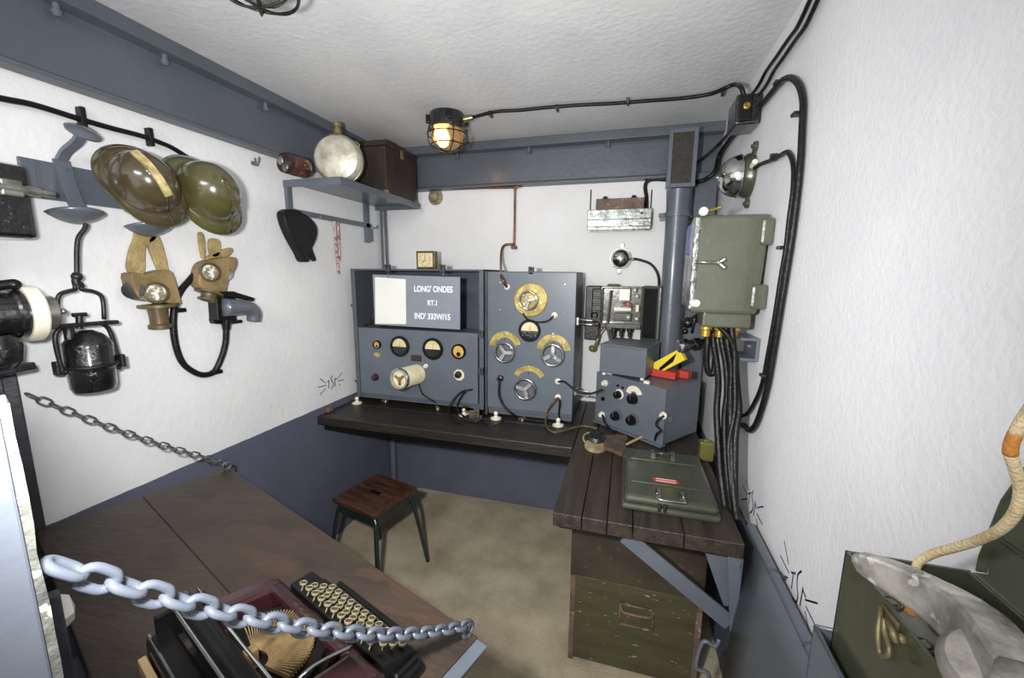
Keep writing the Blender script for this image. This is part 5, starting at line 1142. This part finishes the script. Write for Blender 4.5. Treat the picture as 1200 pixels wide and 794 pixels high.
# steel holder under the telephone
p = onx(955, 733, .281); b = MB(); b.box(.279, .283, .2, p.y, .80, p.z, .001); b.box(.279, XR, p.y-.003, p.y, .80, p.z, .001); b.box(.279, XR, .2, p.y, 1.015, 1.028); b.tube([(.281, p.y-.001, p.z), (.281, .2, p.z)], .003, 6, False, 1); b.tube([(.281, p.y-.001, p.z), (.36, p.y-.001, p.z)], .003, 6, False, 1)
tag(b.build('wall_holder', m_steel), 'blue grey sheet steel holder on the right wall under the green telephone', 'holder')
# ================================================================ typewriter on the folding table
t = thing('typewriter', 'maroon and black mechanical typewriter with round brass ringed keys on the table', 'typewriter', tuple(tp(1.03, -.28, tz)))
u0, u1 = .835, 1.235
b = MB(TF); b.box(u0, u1, -.43, -.118, tz+.006, tz+.03, .012); b.box(u0+.01, u1-.01, -.18, -.125, tz+.028, tz+.04, .006)
for u in (u0+.03, u1-.03):
    for w in (-.41, -.14): b.lathe([(.014, 0), (.014, .008), (0, .008)], (u, w, tz), Z, 12)
b.build('base', m_black, t)
b = MB(TF)       # cover: side cheeks and front shield leaving the type basket open
b.hexa([(u0, -.33, tz+.03), (u0+.055, -.33, tz+.03), (u0+.055, -.20, tz+.03), (u0, -.20, tz+.03), (u0+.005, -.33, tz+.105), (u0+.05, -.33, tz+.105), (u0+.05, -.215, tz+.085), (u0+.005, -.215, tz+.085)], .012)
b.hexa([(u1-.09, -.33, tz+.03), (u1, -.33, tz+.03), (u1, -.20, tz+.03), (u1-.09, -.20, tz+.03), (u1-.085, -.33, tz+.105), (u1-.005, -.33, tz+.105), (u1-.005, -.215, tz+.085), (u1-.085, -.215, tz+.085)], .012)
b.hexa([(u0, -.236, tz+.03), (u1, -.236, tz+.03), (u1, -.196, tz+.03), (u0, -.196, tz+.03), (u0+.005, -.236, tz+.088), (u1-.005, -.236, tz+.088), (u1-.005, -.200, tz+.07), (u0+.005, -.200, tz+.07)], .010)
b.build('cover', m_maroon, t)
cu, cw = (u0+.055+u1-.09)/2, -.315
b = MB(TF)
for k in range(44):
    a = pi*.04+pi*.92*k/43; r1 = .092
    b.tube([(cu+.022*cos(a), cw+.014*sin(a), tz+.064), (cu+r1*cos(a), cw+r1*.98*sin(a), tz+.080)], (.004, .0008), 4, False, 1, None, Z)
b.build('typebar_fan', m_gold, t)
b = MB(TF); b.lathe([(0, 0), (.125, 0), (.125, .03), (0, .03)], (cu, cw, tz+.03), Z, 36); b.build('basket_floor', m_black, t)
b = MB(TF); b.arc(.094, .112, .05*pi, .95*pi, tz+.06, tz+.072, M.Translation(V((cu, cw, 0)))); b.build('segment', m_black, t)
b = MB(TF); b.box(cu-.009, cu+.009, -.336, -.316, tz+.06, tz+.098, .003); b.build('type_guide', m_gold, t)
b = MB(TF); b.cyl((u0-.015, -.362, tz+.105), (u1+.02, -.362, tz+.105), .021, None, 24); car = b.build('platen', m_black, t)
for u, s in ((u0-.015, -1), (u1+.02, 1)):
    b = MB(TF); b.cyl((u, -.362, tz+.105), (u+s*.022, -.362, tz+.105), .017, None, 18); b.build('platen_knob', m_bakelite, car)
b = MB(TF); b.box(u0-.01, u1+.015, -.425, -.385, tz+.03, tz+.085, .006); b.box(u0-.01, u0+.0, -.41, -.33, tz+.06, tz+.12, .003); b.box(u1+.005, u1+.015, -.41, -.33, tz+.06, tz+.12, .003); b.build('carriage', m_black, t)
for w, z in ((-.342, .130), (-.384, .128), (-.420, .09)):
    b = MB(TF); b.cyl((u0-.005, w, tz+z), (u1+.01, w, tz+z), .0028, None, 8); b.build('paper_bail', m_chrome, car)
b = MB(TF); b.box(u0+.0, u1, -.44, -.428, tz+.03, tz+.06, .002); b.build('rail', m_wood, t)
b = MB(); b.tube([onz(349, 796, tz+.10), onz(364, 783, tz+.105), onz(385, 770, tz+.10), onz(412, 757, tz+.085)], .0032, 8); b.build('return_lever', m_chrome, t)
kme = None; kst = None
for r in range(4):
    for k in range(11):
        u = u0+.098+k*.0238+r*.006-.007*(r == 0); w = -.186+.0+r*.0165; z = tz+.083-r*.0105
        if u > u1-.02: continue
        if kme is None:
            b = MB(); b.lathe([(0, 0), (.0072, 0), (.0079, .0025), (.0079, .004), (.0066, .0046), (.0062, .0036), (.0062, .003)], (0, 0, 0), Z, 14, caps=False); b.tube([(0, 0, 0), (0, .0, -.006), (0, -.002, -.014)], .0014, 6)
            ko = b.build('key', m_keyring); kme = ko.data; kme.transform(M.Translation(ko.location)); bpy.data.objects.remove(ko)
            b = MB(); b.lathe([(0, .001), (.0062, .001), (.0062, .0034), (.0036, .0038), (.0034, .0044), (0, .0044)], (0, 0, 0), Z, 12); ko = b.build('key_face', m_keyface); kst = ko.data; kst.transform(M.Translation(ko.location)); bpy.data.objects.remove(ko)
        G = WM[t.name].inverted() @ TF @ M.Translation(V((u, w, z))) @ M.Rotation(-.25, 4, 'X')
        o = bpy.data.objects.new('key', kme); C.objects.link(o); o.parent = t; o.matrix_local = G
        f = bpy.data.objects.new('key_face', kst); C.objects.link(f); f.parent = o
b = MB(TF); b.box(u0+.11, u1-.08, -.124, -.112, tz+.045, tz+.053, .004); b.build('space_bar', m_black, t)
b = MB(TF); b.hexa([(u0+.06, -.198, tz+.03), (u1-.02, -.198, tz+.03), (u1-.02, -.122, tz+.03), (u0+.06, -.122, tz+.03), (u0+.06, -.198, tz+.074), (u1-.02, -.198, tz+.074), (u1-.02, -.122, tz+.040), (u0+.06, -.122, tz+.040)], .003); b.build('key_well', m_black, t)
# ================================================================ light
sc = bpy.context.scene
def area(name, loc, target, size, power, col=(1, 1, 1)):
    l = bpy.data.lights.new(name, 'AREA'); l.shape = 'DISK'; l.size = size; l.energy = power; l.color = col
    o = bpy.data.objects.new(name, l); C.objects.link(o); o.location = loc; o.rotation_euler = (V(target)-V(loc)).to_track_quat('-Z', 'Y').to_euler(); return o
l = bpy.data.lights.new('flash', 'SPOT'); l.energy = 135; l.spot_size = rad(150); l.spot_blend = 1; l.shadow_soft_size = .035
fo = bpy.data.objects.new('flash', l); C.objects.link(fo); fo.location = (-.26, .07, 1.64); fo.rotation_euler = (V((-.95, 2.5, 1.3))-V((-.26, .07, 1.64))).to_track_quat('-Z', 'Y').to_euler()
w = bpy.data.worlds.new('world'); sc.world = w; w.use_nodes = True
w.node_tree.nodes['Background'].inputs[0].default_value = (1, 1, 1, 1); w.node_tree.nodes['Background'].inputs[1].default_value = 1.35
area('bounce_fill', (-.7, -.7, 2.36), (-.7, .4, .9), .9, 30)  # added soft fill behind the camera, standing in for ceiling-bounced flash; no real fixture
sc.view_settings.view_transform = 'Standard'; sc.view_settings.look = 'None'; sc.view_settings.gamma = 1; sc.view_settings.exposure = .08
sc.view_settings.use_curve_mapping = False
sc.cycles.use_denoising = True
sc.cycles.max_bounces = 8; sc.cycles.sample_clamp_indirect = 4
